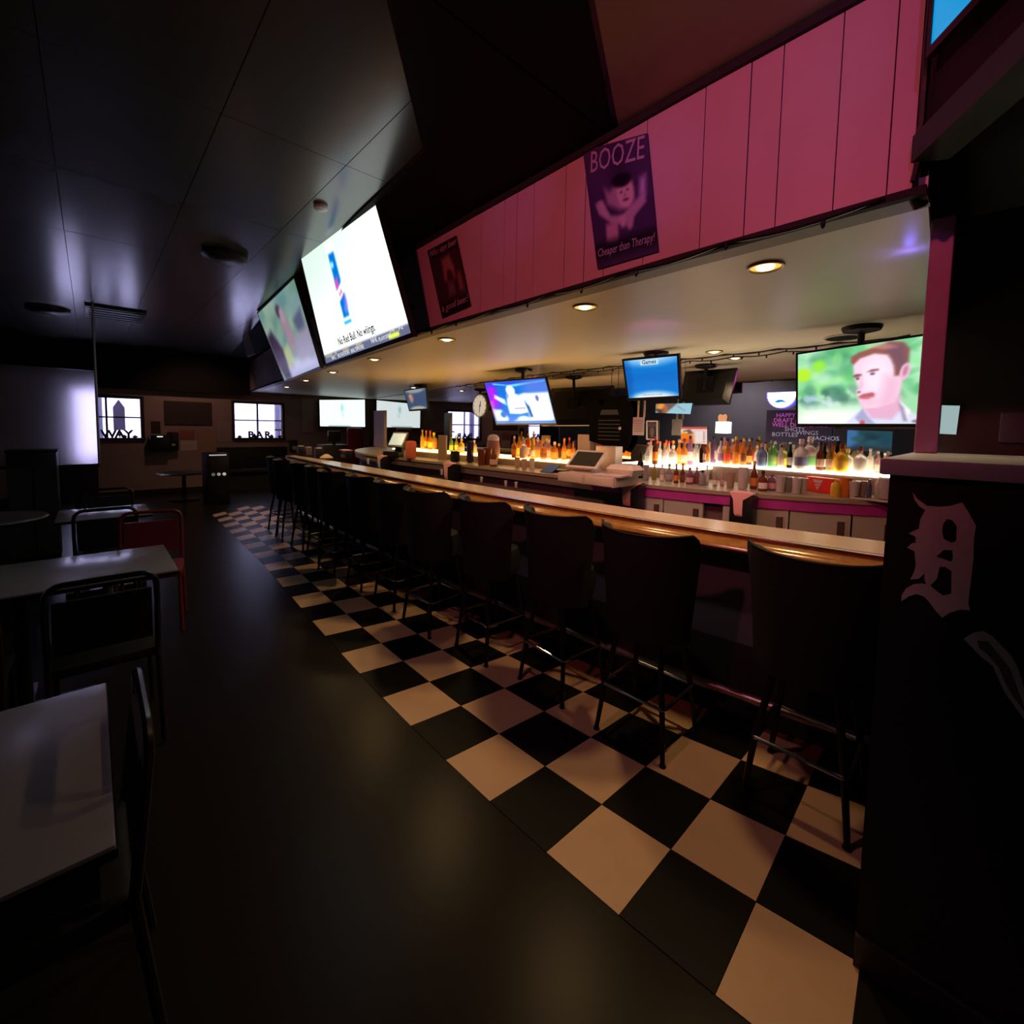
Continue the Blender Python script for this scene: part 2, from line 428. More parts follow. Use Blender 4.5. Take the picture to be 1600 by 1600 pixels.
# far wall with two window openings
W1 = [at(152, 620, 1, YF), at(221, 684, 1, YF)]
W2 = [at(366, 629, 1, YF), at(441, 684, 1, YF)]
w1 = (W1[0][0], W1[1][0], W1[1][2], W1[0][2] + .0); w2 = (W2[0][0], W2[1][0], W2[1][2], W2[0][2])
def wall_rect(mb, x0, x1, z0, z1, y=YF, t=.16):
    mb.box(((x0 + x1) / 2, y + t / 2, (z0 + z1) / 2), (x1 - x0, t, z1 - z0))
zb = min(w1[2], w2[2]); zt = max(w1[3], w2[3])
dx0, dx1 = at(92, 640, 1, YF)[0], at(144, 640, 1, YF)[0]; dz0, dz1 = .95, 2.12
wall_rect(mb, XW - .1, dx0, -.1, zb); wall_rect(mb, dx1, 6.3, -.1, zb); wall_rect(mb, XW - .1, dx0, zt, 3.2); wall_rect(mb, dx1, 6.3, zt, 3.2); wall_rect(mb, dx0, dx1, -.1, dz0); wall_rect(mb, dx0, dx1, dz1, 3.2)
wall_rect(mb, XW - .1, dx0, zb, zt); wall_rect(mb, dx1, w1[0], zb, zt); wall_rect(mb, w1[1], w2[0], zb, zt); wall_rect(mb, w2[1], 6.3, zb, zt)
wall_rect(mb, w1[0], w1[1], zb, w1[2]); wall_rect(mb, w2[0], w2[1], zb, w2[2]); wall_rect(mb, w1[0], w1[1], w1[3], zt); wall_rect(mb, w2[0], w2[1], w2[3], zt)
struct('wall_far', mb, WALLT)
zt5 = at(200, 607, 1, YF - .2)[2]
struct('trim_5', MB().box(((XW + 2.84) / 2, YF - .1, (zt5 + ZC) / 2), (2.84 - XW, .2, ZC - zt5)), mat('black_shade_and_board', (0.014, 0.0135, 0.0135), 0.8, spec=.15))
# back wall behind the bar, with its mirror
mb = MB()
for (ya, xa), (yb, xb) in zip(MIR[:-1], MIR[1:]):
    mb.hexa([(xa + .02, ya, -.1), (xb + .02, yb, -.1), (xb + .2, yb, -.1), (xa + .2, ya, -.1), (xa + .02, ya, 3.2), (xb + .02, yb, 3.2), (xb + .2, yb, 3.2), (xa + .2, ya, 3.2)])
struct('wall_back', mb, WALLD)
mb = MB()
ends = [(.36, 4.62), (2.3, 4.62), (4.4, 4.62), (6.4, mir(6.4)), (8.6, mir(8.6)), (YF, mir(YF))]
mir_t = thing('wall_mirror', 'long wall mirror behind the back counter bottles', 'mirror', (4.6, 4.0, 1.2))
L0 = np.array([4.6, 4.0, 1.2])
for (ya, xa), (yb, xb) in zip(ends[:-1], ends[1:]):
    m_ = MB(); ya2, yb2 = ya + .002, yb - .002
    m_.hexa([np.array(p) - L0 for p in [(xa, ya2, 1.2), (xb, yb2, 1.2), (xb + .018, yb2, 1.2), (xa + .018, ya2, 1.2), (xa, ya2, ZL - .01), (xb, yb2, ZL - .01), (xb + .018, yb2, ZL - .01), (xa + .018, ya2, ZL - .01)]])
    part('mirror_panel', m_, MIRROR, mir_t, 0)

# low ceiling over the bar
ys = [.2, 1.01, 2.2, 3.26, 4.4, 6.09, 8.59, YF]
mb = MB()
for ya, yb in zip(ys[:-1], ys[1:]):
    a, b, c, d = (sof(ya) + .02, ya), (sof(yb) + .02, yb), (mir(yb) + .1, yb), (mir(ya) + .1, ya if ya > .3 else .37)
    mb.hexa([(*p, ZL) for p in (a, b, c, d)] + [(*p, ZL + .05) for p in (a, b, c, d)])
struct('ceiling_over_bar', mb, LOWCEIL)
# soffit with its boards
mb = MB()
for ya, yb in zip(ys[:-1], ys[1:]):
    a, b = sof(ya), sof(yb)
    mb.hexa([(a + .026, ya, ZL), (b + .026, yb, ZL), (b + .09, yb, ZL), (a + .09, ya, ZL), (a + .026, ya, ZC + .02), (b + .026, yb, ZC + .02), (b + .09, yb, ZC + .02), (a + .09, ya, ZC + .02)])
soff = struct('wall_soffit', mb, BLACK)
seams = [.235, .30, .447, .631, .744, .924, 1.20, 1.43, 1.56, 1.70, 1.95, 2.10, 2.22, 2.46, 2.62, 2.86, 3.1, 3.33]
y = 3.33
while y < 12.2: y += random.choice((.14, .2, .28)); seams.append(min(y, 12.4))
def board(parent, name, ya, yb, z0, z1, x_off, th, m):
    a, b = sof(ya) + x_off, sof(yb) + x_off
    mb = MB().hexa([(a, ya, z0), (b, yb, z0), (b + th, yb, z0), (a + th, ya, z0), (a, ya, z1), (b, yb, z1), (b + th, yb, z1), (a + th, ya, z1)])
    return part(name, mb, m, parent, 0)
for ya, yb in zip(seams[:-1], seams[1:]):
    board(soff, 'board', ya + .002, yb - .002, ZL + .012, 3.012, 0.003 + random.uniform(0, .003), .02, PINKW)
for ya, yb in zip(ys[:-1], ys[1:]):
    board(soff, 'bottom_trim', ya, yb, ZL - .012, ZL + .014, -.012, .03, BLACK)
    board(soff, 'top_trim', ya, yb, 3.012, 3.045, -.014, .035, BLACK)
    a, b = sof(ya), sof(yb)
    m_ = MB().hexa([(a + .02, ya, ZL - .010), (b + .02, yb, ZL - .010), (b + .12, yb, ZL - .010), (a + .12, ya, ZL - .010), (a + .02, ya, ZL - .001), (b + .02, yb, ZL - .001), (b + .12, yb, ZL - .001), (a + .12, ya, ZL - .001)])
    part('lip_board', m_, LIPM, soff, 0)

# short dark return of the soffit running out over the right shoulder
dv = np.array([-.84, -.54]); cpt = np.array([1.915, .215])
nv = np.array([.54, -.84])
def diag(k, z, o=0.0): return (cpt[0] + dv[0] * k + nv[0] * o, cpt[1] + dv[1] * k + nv[1] * o, z)
mb = MB().hexa([diag(0, 2.5, .0), diag(1.9, 2.5, .0), diag(1.9, 2.5, .08), diag(0, 2.5, .08), diag(0, ZC, .0), diag(1.9, ZC, .0), diag(1.9, ZC, .08), diag(0, ZC, .08)])
struct('wall_soffit_return', mb, BLACK)
GREYB = mat('grey_beam_paint', (0.045, 0.085, 0.085), 0.6)
mb = MB().hexa([diag(.0, 2.42, -.03), diag(1.9, 2.42, -.03), diag(1.9, 2.42, .07), diag(0, 2.42, .07), diag(0, 2.5, -.03), diag(1.9, 2.5, -.03), diag(1.9, 2.5, .07), diag(0, 2.5, .07)])
struct('trim_2', mb, GREYB)
# dark side room beyond the half wall
struct('wall_right', MB().box((4.55, -.6, 1.5), (.1, 1.86, 3.2)), WALLD)

# half wall with its cap
struct('wall_half', MB().box((1.965, -.92, .733), (.69, 2.24, 1.466)), BLACK)
hw = bpy.data.objects['wall_half']
part('cap', MB().box((1.955, -.915, 1.4885), (.73, 2.27, .045), bev=.006), CAPM, hw)
part('baseboard', MB().box((1.613, -.92, .05), (.014, 2.24, .1)), mat('grey_baseboard', (.03, .028, .03), .4), hw)
p0 = at(1446, 711, 2, 1.512)
struct('trim_3', MB().box((2.22, .178, 1.923), (.05, .062, .822), bev=.004), POSTM)

# painted emblem and stripe on the half wall
def hwpt(cx, cy): p = at(1380 + cx / 4.21, 740 + cy / 4.21, 0, 1.62); return (p[1], p[2])
outl = [(195, 125), (225, 165), (290, 212), (370, 218), (440, 212), (520, 190), (560, 250), (612, 345), (598, 420), (594, 560), (578, 700), (560, 850), (572, 897), (510, 892), (440, 912), (390, 945), (350, 905), (310, 850), (270, 805), (220, 790), (170, 805), (122, 838), (122, 800), (150, 755), (200, 728), (258, 722), (285, 730), (272, 690), (272, 655), (235, 690), (178, 695), (205, 645), (215, 600), (208, 510), (158, 485), (190, 458), (215, 455), (213, 412), (168, 392), (235, 362), (245, 300), (278, 240), (240, 215), (208, 172)]
h1 = [(395, 330), (420, 298), (455, 305), (485, 345), (480, 445), (450, 455), (400, 430), (388, 380)]
h2 = [(350, 545), (400, 500), (455, 503), (460, 560), (445, 580), (395, 560)]
h3 = [(372, 612), (410, 612), (450, 640), (448, 790), (395, 803), (350, 770), (310, 735), (355, 690)]
D = [[hwpt(*p) for p in pl] for pl in (outl, h1, h2, h3)]
mp = lambda a, b, c: (1.6195 - c, a, b)
single('letter_emblem', flat(D, mp, .004), LOGO, 'pale gothic letter D emblem on the black half wall', 'emblem')
st = [(530, 1085), (600, 1045), (660, 1035), (720, 1070), (780, 1130), (840, 1190), (885, 1270), (925, 1400), (990, 1560), (1040, 1700), (960, 1660), (860, 1520), (800, 1440), (760, 1350), (720, 1260), (640, 1200), (585, 1140)]
core = [(620, 1095), (690, 1100), (760, 1190), (830, 1280), (880, 1420), (930, 1560), (860, 1470), (800, 1370), (760, 1270), (680, 1180), (630, 1140)]
t = thing('painted_stripe', 'grey wavy stripe low on the black half wall', 'emblem', (1.62, 0, 0))
part('outline', flat([[hwpt(*p) for p in st]], lambda a, b, c: (-.0005 - c, a, b), .003), GREYLOGO, t)
part('core', flat([[hwpt(*p) for p in core]], lambda a, b, c: (-.0036 - c, a, b), .002), mat('dark_grey_stripe', (.10, .10, .12), .6), t)

# =================================================================== WINDOWS and the yard outside
LETTER = mat('dark_wood_letter', (.03, .022, .025), .6)
def window(name, wr, mull_x, mull_z):
    x0, x1, z0, z1 = wr; y = YF
    root = obj(name, MB().box(((x0 + x1) / 2, y - .02, z0 - .02), (x1 - x0 + .14, .09, .04)).mesh(name, FRAMEM, 0)); root['kind'] = 'structure'
    for c, d in ((((x0 + x1) / 2, y + .03, z1 + .02), (x1 - x0 + .12, .1, .06)), ((x0 - .03, y + .03, (z0 + z1) / 2), (.06, .1, z1 - z0)), ((x1 + .03, y + .03, (z0 + z1) / 2), (.06, .1, z1 - z0))):
        part('frame', MB().box(c, d), FRAMEM, root, 0)
    for mx in mull_x: part('mullion', MB().box((mx, y + .05, (z0 + z1) / 2), (.035, .04, z1 - z0)), FRAMEM, root, 0)
    for mz in mull_z: part('rail', MB().box(((x0 + x1) / 2, y + .05, mz), (x1 - x0, .044, .03)), FRAMEM, root, 0)
    xs = [x0] + list(mull_x) + [x1]; zs = [z0] + list(mull_z) + [z1]
    for a, b in zip(xs[:-1], xs[1:]):
        for c, d in zip(zs[:-1], zs[1:]):
            part('pane', MB().box(((a + b) / 2, y + .075, (c + d) / 2), (b - a - .01, .004, d - c - .01)), WINGLASS, root, 0)
    return root
window('window_1', w1, [at(166, 640, 1, YF)[0]], [at(190, 652, 1, YF)[2]])
window('window_2', w2, [at(403, 650, 1, YF)[0]], [at(403, 657, 1, YF)[2]])
door = obj('door_1', MB().box(((dx0 + dx1) / 2, YF - .015, .475), (dx1 - dx0 + .1, .04, .95)).mesh('door_1', FRAMEM, 0)); door['kind'] = 'structure'
for c_, d_ in ((((dx0 + dx1) / 2, YF + .02, dz1 - .03), (dx1 - dx0, .06, .08)), ((dx0 + .03, YF + .02, 1.53), (.07, .06, 1.16)), ((dx1 - .03, YF + .02, 1.53), (.07, .06, 1.16))):
    part('stile', MB().box(c_, d_), FRAMEM, door, 0)
part('pane', MB().box(((dx0 + dx1) / 2, YF + .03, 1.53), (dx1 - dx0 - .13, .005, 1.1)), WINGLASS, door, 0)
part('push_bar', MB().tube([(dx0 + .08, YF - .07, 1.02), (dx1 - .08, YF - .07, 1.02)], .018, 8), STEEL, door)
for wr, px, ch, lab in ((w1, 170, 'W', 'dark letter W standing on the left window sill'), (w1, 187, 'A', 'dark letter A standing on the left window sill'), (w1, 201, 'Y', 'dark letter Y standing on the left window sill'),
                        (w2, 392, 'B', 'dark letter B standing on the right window sill'), (w2, 405, 'A', 'dark letter A between B and R on the right sill'), (w2, 418, 'R', 'dark letter R standing on the right window sill')):
    p = at(px, 683, 1, YF - .02)
    single('sill_letter', text(ch, .23, plane_map((0, 0, 0), (1, 0, 0), (0, 0, 1), (0, 1, 0)), .03, bold=.008), LETTER, lab, 'letter', (p[0], YF - .05, wr[2] + .001), group='letters on the window sills')
DARKPOT = mat('dark_clay', (.03, .02, .02), .7)
for wr, px, h, lab in ((w1, 194, .06, 'small dark ornament between the letters A and Y'), (w1, 211, .05, 'small dark ornament right of the letter Y'), (w2, 374, .06, 'small dark ornament at the left end of the right sill'), (w2, 397, .1, 'dark ornament right of the letter B'), (w2, 424, .08, 'small dark ornament right of the letter R')):
    p = at(px, 683, 1, YF - .02)
    single('sill_ornament', MB().lathe([(.02, 0), (.045, .012), (.05, h * .5), (.03, h * .8), (.012, h), (.006, h + .01)], 12), DARKPOT, lab, 'ornament', (p[0], YF - .05, wr[2] + .001), group='ornaments on the window sills')
p = at(436, 683, 1, YF)
t = thing('sill_plant', 'small drooping plant at right end of right window sill', 'plant', (p[0], YF - .05, w2[2] + .001))
part('pot', MB().lathe([(.03, 0), (.045, .06), (.04, .06)], 12), DARKPOT, t)
part('stem', MB().tube([(0, 0, .05), (.0, .0, .14), (-.03, 0, .2)], .006), DARKPOT, t)
for k in range(9):
    a = k * .7
    part('leaf', MB().add([(-.03, 0, .2), (-.03 + .06 * math.cos(a), .03 * math.sin(a), .225), (-.03 + .11 * math.cos(a), .05 * math.sin(a), .17 + .01 * k % .03), (-.03 + .05 * math.cos(a + .5), .05 * math.sin(a + .5), .19)], [(0, 1, 2, 3)]), mat('faded_leaf', (.16, .11, .08), .7), t)
fp = at(187, 672, 1, YF + .8)
t = thing('arrow_flag', 'blue pointed banner on a pole outside the left window', 'banner', (fp[0], YF + .8, -.15))
part('banner', flat([[(-.1, 0), (.1, 0), (.1, .5), (0, .68), (-.1, .5)]], lambda a, b, c: (a, c, b + fp[2] + .15), .02), PORCH, t)
part('pole', MB().tube([(0, .03, 0), (0, .03, fp[2] + .75)], .012, 8), FRAMEM, t)
# yard
struct('ground_outside', MB().box((2, YF + 8, -.2), (40, 15.4, .1)), GROUND)
hs = thing('porch_house', 'pale house with lap siding outside the windows', 'house', (2, YF + 5, -.15))
for k in range(26):
    part('siding_board', MB().add([(-12, 0, k * .2), (12, 0, k * .2), (12, .03, k * .2 + .2), (-12, .03, k * .2 + .2)], [(0, 1, 2, 3)]), SIDING, hs, 0)
pr = thing('porch_rail', 'lavender porch posts and beam outside the windows', 'porch', (1.5, YF + 2.0, -.15))
for k, x in enumerate((-3.4, -1.35, .62, 2.55, 4.6)):
    part('post', MB().box((x, 0, 1.5), (.14, .14, 3.0)), PORCH, pr, 0)
part('beam', MB().box((.5, 0, 2.35), (10, .08, .12)), PORCH, pr, 0)
part('beam', MB().box((.5, 0, 2.95), (10, .16, .2)), PORCH, pr, 0)

# =================================================================== BAR
rail_lo = px_path([(440, 719), (580, 753), (618, 761), (741, 783), (878, 813), (958, 829), (1139, 863), (1366, 896)], .98)
rail_hi = px_path([(440, 714), (526, 729), (618, 747), (741, 768), (878, 792), (958, 805), (1139, 832), (1366, 866)], 1.058)
inner = px_path([(1366, 844), (1139, 814), (958, 792), (878, 778), (741, 755), (618, 738), (520, 720), (440, 710)], 1.058)
BY = list(np.linspace(.22, 7.9, 40))
bar = thing('bar_counter', 'long bar with oak rail and cream top along the checkered strip', 'bar', (2.3, 4.0, 0))
L = np.array([2.3, 4.0, 0])
def row(y, prof): return [np.array((x, y, z)) - L for x, z in prof]
rows = []; trows = []; frows = []; krows = []
for y in BY:
    lo, hi = rail_lo(y), max(rail_hi(y), rail_lo(y) + .07); inn = max(inner(y), hi + .14)
    rows.append(row(y, [(lo + .05, .965), (lo + .004, .972), (lo - .012, .99), (lo - .004, 1.008), (lo + .014, 1.016), (lo + .024, 1.020), (lo + .030, 1.030), (lo + .050, 1.046), (hi - .035, 1.058), (hi - .012, 1.063), (hi + .004, 1.0595), (hi + .004, 1.05), (hi + .004, 1.02)]))
    trows.append(row(y, [(hi - .02, 1.02), (hi, 1.058), (inn, 1.058), (inn, 1.02)]))
    fx = lo + .28
    frows.append(row(y, [(fx, .40), (fx, 1.03), (fx + .1, 1.03), (fx + .1, .40)]))
    krows.append(row(y, [(fx - .03, .003), (fx - .03, .40), (fx + .12, .40), (fx + .12, .003)]))
part('rail', MB().loft(rows), RAILW, bar, 50)
part('bar_top', MB().loft(trows), BARTOP, bar, 30)
for k in range(0, 39, 3):
    e = min(k + 3, 39)
    seg = frows[k:e + 1]
    part('front_panel', MB().loft(seg), BARFRONT, bar, 30)
part('plinth', MB().loft(krows), BLACK, bar, 30)
fy = list(np.linspace(.25, 7.5, 26))
part('foot_rail', MB().tube([np.array((rail_lo(y) + .12, y, .19)) - L for y in fy], .026, 10), STEEL, bar, label='steel foot rail')
for y in np.linspace(.5, 7.3, 8):
    part('rail_bracket', MB().tube([np.array((rail_lo(y) + .12, y, .19)) - L, np.array((rail_lo(y) + .26, y, .16)) - L], .014, 8), STEEL, bar)

# bar stools
def make_stool(label):
    t = thing('bar_stool', label, 'stool', (0, 0, 0), 0, 'black bar stools along the bar')
    # faces +x (the bar); the back curls round the -x side
    mb = MB().lathe([(.0, .545), (.15, .545), (.195, .58), (.21, .68), (.19, .745), (.10, .755), (.0, .756)], 20)
    part('seat', mb, VINYL, t)
    rowsO = []
    n = 15
    for i in range(n):
        f = i / (n - 1); a = math.radians(-82 + 164 * f); r = .235
        edge = min(f, 1 - f) * 2
        top = 1.085 + .02 * abs(2 * f - 1) ** 2 - (.09 * (1 - edge / .22) ** 2 if edge < .22 else 0)
        bot = .565
        cxx, cyy = -math.cos(a), math.sin(a)
        sec = []
        for dz, lean, th in ((0, 0, 0), (.35, .015, 0), (.8, .035, 0), (1, .05, 0)):
            z = bot + (top - bot) * dz; rr = r + lean
            sec.append((cxx * rr * .92, cyy * rr, z))
        for dz, lean in ((1, .01), (.8, -.01), (.35, -.025), (0, -.03)):
            z = bot + (top - bot) * dz - (.012 if dz == 1 else 0); rr = r + lean - .012
            sec.append((cxx * rr * .92, cyy * rr, z))
        rowsO.append(sec)
    part('backrest', MB().loft(rowsO), VINYL, t, 60)
    pip = [(-math.cos(math.radians(-82 + 164 * f)) * .28 * .92, math.sin(math.radians(-82 + 164 * f)) * .28, 1.085 + .02 * abs(2 * f - 1) ** 2 - (.09 * (1 - min(f, 1 - f) * 2 / .22) ** 2 if min(f, 1 - f) * 2 < .22 else 0)) for f in np.linspace(0, 1, 22)]
    part('piping', MB().tube(pip, .007, 6), VINYL, t)
    for sx in (-1, 1):
        for sy in (-1, 1):
            lg = part('leg', MB().tube([(sx * .12, sy * .12, .55), (sx * .165, sy * .165, .28), (sx * .195, sy * .195, .012)], [.016, .015, .012], 8), GUNMETAL, t)
            part('glide', MB().lathe([(.016, .0035), (.018, .008), (.013, .02)], 10, (sx * .195, sy * .195, 0)), BLACKPL, lg)
    q = .172; cc = []
    for sx, sy in ((1, 1), (-1, 1), (-1, -1), (1, -1)):
        a0 = math.atan2(sy, sx)
        for da in (-.6, -.3, 0, .3, .6):
            cc.append((sx * (q - .02) + .028 * math.cos(a0 + da), sy * (q - .02) + .028 * math.sin(a0 + da), .26))
    part('foot_ring', MB().tube(cc, .009, 8, closed=True), CHROME, t, label='chrome foot ring')
    part('swivel', MB().lathe([(.12, .52), (.125, .533), (.10, .547)], 16), GUNMETAL, t)
    return t
ords = ['nearest', 'second', 'third', 'fourth', 'fifth', 'sixth', 'seventh', 'eighth', 'ninth', 'tenth', 'eleventh', 'twelfth']
sy_ = [.485, 1.17, 1.76, 2.38, 2.98, 3.58, 4.18, 4.78, 5.38, 5.98, 6.58, 7.18]
proto = None
for k, yy in enumerate(sy_):
    lab = ('black vinyl bucket bar stool %s to the half wall' % ords[k]) if k == 0 else ('black vinyl bucket bar stool, %s one along from the half wall' % ords[k])
    if proto is None: st_ = proto = make_stool(lab)
    else:
        st_ = copy_tree(proto); st_['label'] = lab
    st_.location = (rail_lo(yy) - .16 - (.06 if k % 3 == 1 else 0), yy, 0.0)
    st_.rotation_euler = (0, 0, random.uniform(-.08, .08)); st_.scale = (.92, .95, 1.0)

# =================================================================== BACK COUNTER
ZK = 1.12
cfront = px_path([(1388, 785), (1180, 770), (1100, 764), (954, 753), (860, 743), (780, 730), (692, 722), (629, 717), (590, 711)], ZK, 4)
CYS = list(np.linspace(.40, 9.3, 38))
bc = thing('back_counter', 'taupe back counter with magenta edge under the bottles', 'counter', (4.0, 4.0, 0))
LC = np.array([4.0, 4.0, 0])
tr, er, fr = [], [], []
for y in CYS:
    f = cfront(y); b = max(mir(y) - .03, f + .3)
    R = lambda prof: [np.array((x, y, z)) - LC for x, z in prof]
    tr.append(R([(f, ZK - .03), (f, ZK), (b, ZK), (b, ZK - .03)]))
    er.append(R([(f + .012, ZK - .105), (f + .012, ZK - .03), (f + .03, ZK - .03), (f + .03, ZK - .105)]))
    fr.append(R([(f + .09, .002), (f + .09, ZK - .035), (f + .13, ZK - .035), (f + .13, .002)]))
part('counter_top', MB().loft(tr), CTOP, bc, 30)
kk = next(i for i, y in enumerate(CYS) if y > 2.35)
part('magenta_edge', MB().loft(er[:kk + 1]), PURPLE, bc, 30, label='magenta counter edge')
part('edge_strip', MB().loft(er[kk:]), CFRONT, bc, 30)
part('front_panel', MB().loft(fr), CFRONT, bc, 30)
# beige cooler doors below the right half
def fy_px(u, v): return at(u, v, 2, ZK)[1]
doors = [(.42, .80), (.81, 1.10), (1.11, 1.52), (1.53, 1.95), (1.96, 2.3)]
doors = [(.43, .66), (.67, 1.0), (1.01, 1.42), (1.56, 1.86), (1.87, 2.14)]
for a, b in doors:
    xa, xb = cfront(a) + .028, cfront(b) + .028
    cab = thing('bar_cooler', 'beige cooler door under counter, %s' % {0.43: 'first from half wall', .67: 'second from half wall', 1.01: 'third from half wall', 1.56: 'just left of the middle pink towel', 1.87: 'leftmost beside the black caddy'}[a], 'cooler', (xa, a, 0), 0, 'beige coolers under the back counter')
    o_ = np.array([xa, a, 0])
    H = lambda ya, yb, x0, x1, z0, z1: MB().hexa([np.array(p) - o_ for p in [(cfront(ya) + x0, ya, z0), (cfront(yb) + x0, yb, z0), (cfront(yb) + x1, yb, z0), (cfront(ya) + x1, ya, z0), (cfront(ya) + x0, ya, z1), (cfront(yb) + x0, yb, z1), (cfront(yb) + x1, yb, z1), (cfront(ya) + x1, ya, z1)]])
    dr = part('door', H(a, b, .024, .048, .12, ZK - .107), CABW, cab, 0)
    part('handle', H(a + .03, a + .065, .004, .0235, .60, ZK - .16), HANDLED, dr, 0)
    part('kick_plate', H(a, b, .026, .048, .005, .11), BLACK, cab, 0)

# LED-lit bottle risers standing on the counter
def onc(u, v, z=ZK): return at(u, v, 2, z)
def riser(y0, y1, xf, m, lab, h=.10, dpt=.22, n=6):
    o_ = np.array([xf((y0 + y1) / 2), (y0 + y1) / 2, ZK + .001])
    t = thing('bottle_riser', lab, 'shelf', o_, 0, 'lit bottle shelves on the back counter')
    YY = np.linspace(y0, y1, n)
    part('shelf_body', MB().loft([[np.array(p) - o_ for p in [(xf(y) + .006, y, ZK + .001), (xf(y) + .006, y, ZK + h - .02), (xf(y) + dpt, y, ZK + h - .02), (xf(y) + dpt, y, ZK + .001)]] for y in YY]), CTOP, t, 30)
    part('lit_top', MB().loft([[np.array(p) - o_ for p in [(xf(y), y, ZK + h - .019), (xf(y), y, ZK + h), (xf(y) + dpt, y, ZK + h), (xf(y) + dpt, y, ZK + h - .019)]] for y in YY]), m, t, 30)
HR = .10
xr1 = px_path([(1008, 727), (1060, 730), (1120, 733), (1180, 735), (1250, 737), (1330, 741), (1385, 742)], ZK + HR, 2)
xr2 = px_path([(655, 703), (700, 707), (790, 716), (830, 717), (895, 721)], ZK + HR, 1)
ZR1, ZR2 = 1.24, 1.275
riser(1.84, 2.64, lambda y: 4.02, WARMLED, 'glowing white bottle shelf just right of the register', ZR1 - ZK, .45)
riser(.46, 1.82, lambda y: 4.27, WARMLED, 'glowing white bottle shelf behind the red carton', ZR2 - ZK, .28)
zu = lambda u: ZR1 if u < 1131 else ZR2
riser(3.02, 5.28, xr2, AMBLED, 'glowing amber bottle shelf at left of the register', HR, .36)
riser(5.3, 6.6, xr2, AMBLED, 'glowing amber bottle shelf beside the left terminal', HR, .36)

# bottles ------------------------------------------------------------
LIQ = {}
def liq(name, c, trans=.75, rough=.06):
    trans = trans * .6
    return mat('glass_' + name, c, rough, trans=trans, var=.08, ior=1.25)
COLS = {'clear': (.86, .86, .80), 'amber': (.80, .30, .05), 'brown': (.22, .07, .03), 'green': (.20, .55, .18), 'dark': (.02, .02, .02), 'blue': (.18, .25, .42), 'yellow': (.85, .62, .06), 'orange': (.90, .32, .05), 'red': (.75, .08, .05), 'white': (.85, .82, .75), 'purple': (.34, .16, .30), 'olive': (.45, .42, .10), 'grey': (.45, .44, .42), 'pink': (.75, .42, .40), 'beige': (.62, .46, .36)}
LAB = {k: mat('label_' + k, c, .6, var=.15) for k, c in COLS.items()}
def profs(kind):
    if kind == 'round':  return [(.0, 0), (.036, 0), (.039, .01), (.039, .17), (.034, .195), (.016, .225), (.0135, .285), (.016, .287), (.016, .297)]
    if kind == 'squat':  return [(.0, 0), (.048, 0), (.052, .012), (.052, .12), (.044, .155), (.018, .18), (.0155, .215), (.018, .22)]
    if kind == 'tall':   return [(.0, 0), (.033, 0), (.035, .01), (.035, .21), (.028, .24), (.0145, .265), (.013, .32), (.015, .325)]
    if kind == 'glass':  return [(.0, 0), (.03, 0), (.033, .008), (.042, .15), (.043, .155), (.040, .155), (.030, .012), (.0, .010)]
    if kind == 'pitcher': return [(.0, 0), (.036, 0), (.04, .01), (.044, .13), (.036, .165), (.036, .185), (.041, .20), (.041, .205), (.034, .205), (.032, .17), (.038, .13), (.035, .014), (.0, .012)]
    if kind == 'carton': return None
MESH = {}
def bottle_mesh(kind, col, trans):
    k = (kind, col, trans)
    if k not in MESH:
        MESH[k] = MB().lathe(profs(kind), 14).mesh('bottle', liq(col + ('_s' if trans < .5 else ''), COLS[col], trans), 40)
    return MESH[k]
def label_mesh(kind, col):
    k = ('L', kind, col)
    if k not in MESH:
        r = {'round': .0395, 'squat': .0525, 'tall': .0355}[kind]
        z0, z1 = {'round': (.04, .13), 'squat': (.03, .10), 'tall': (.05, .16)}[kind]
        n = 14; vs = []; fs = []
        for i in range(n + 1):
            a = math.radians(110 + 170 * i / n)
            vs += [(r * math.cos(a), r * math.sin(a), z0), (r * math.cos(a), r * math.sin(a), z1)]
        for i in range(n): fs.append((2 * i, 2 * i + 2, 2 * i + 3, 2 * i + 1))
        MESH[k] = MB().add(vs, fs).mesh('label', LAB[col], 60)
    return MESH[k]
def cap_mesh(kind, col):
    k = ('C', kind, col)
    if k not in MESH:
        z, r = {'round': (.285, .0165), 'squat': (.205, .019), 'tall': (.31, .0158)}[kind]
        MESH[k] = MB().lathe([(r, z), (r + .001, z + .004), (r, z + .036), (r * .8, z + .04)], 12).mesh('cap', LAB[col], 40)
    return MESH[k]
BK = [0]
HT = {'round': .325, 'squat': .245, 'tall': .35, 'glass': .155, 'pitcher': .205}
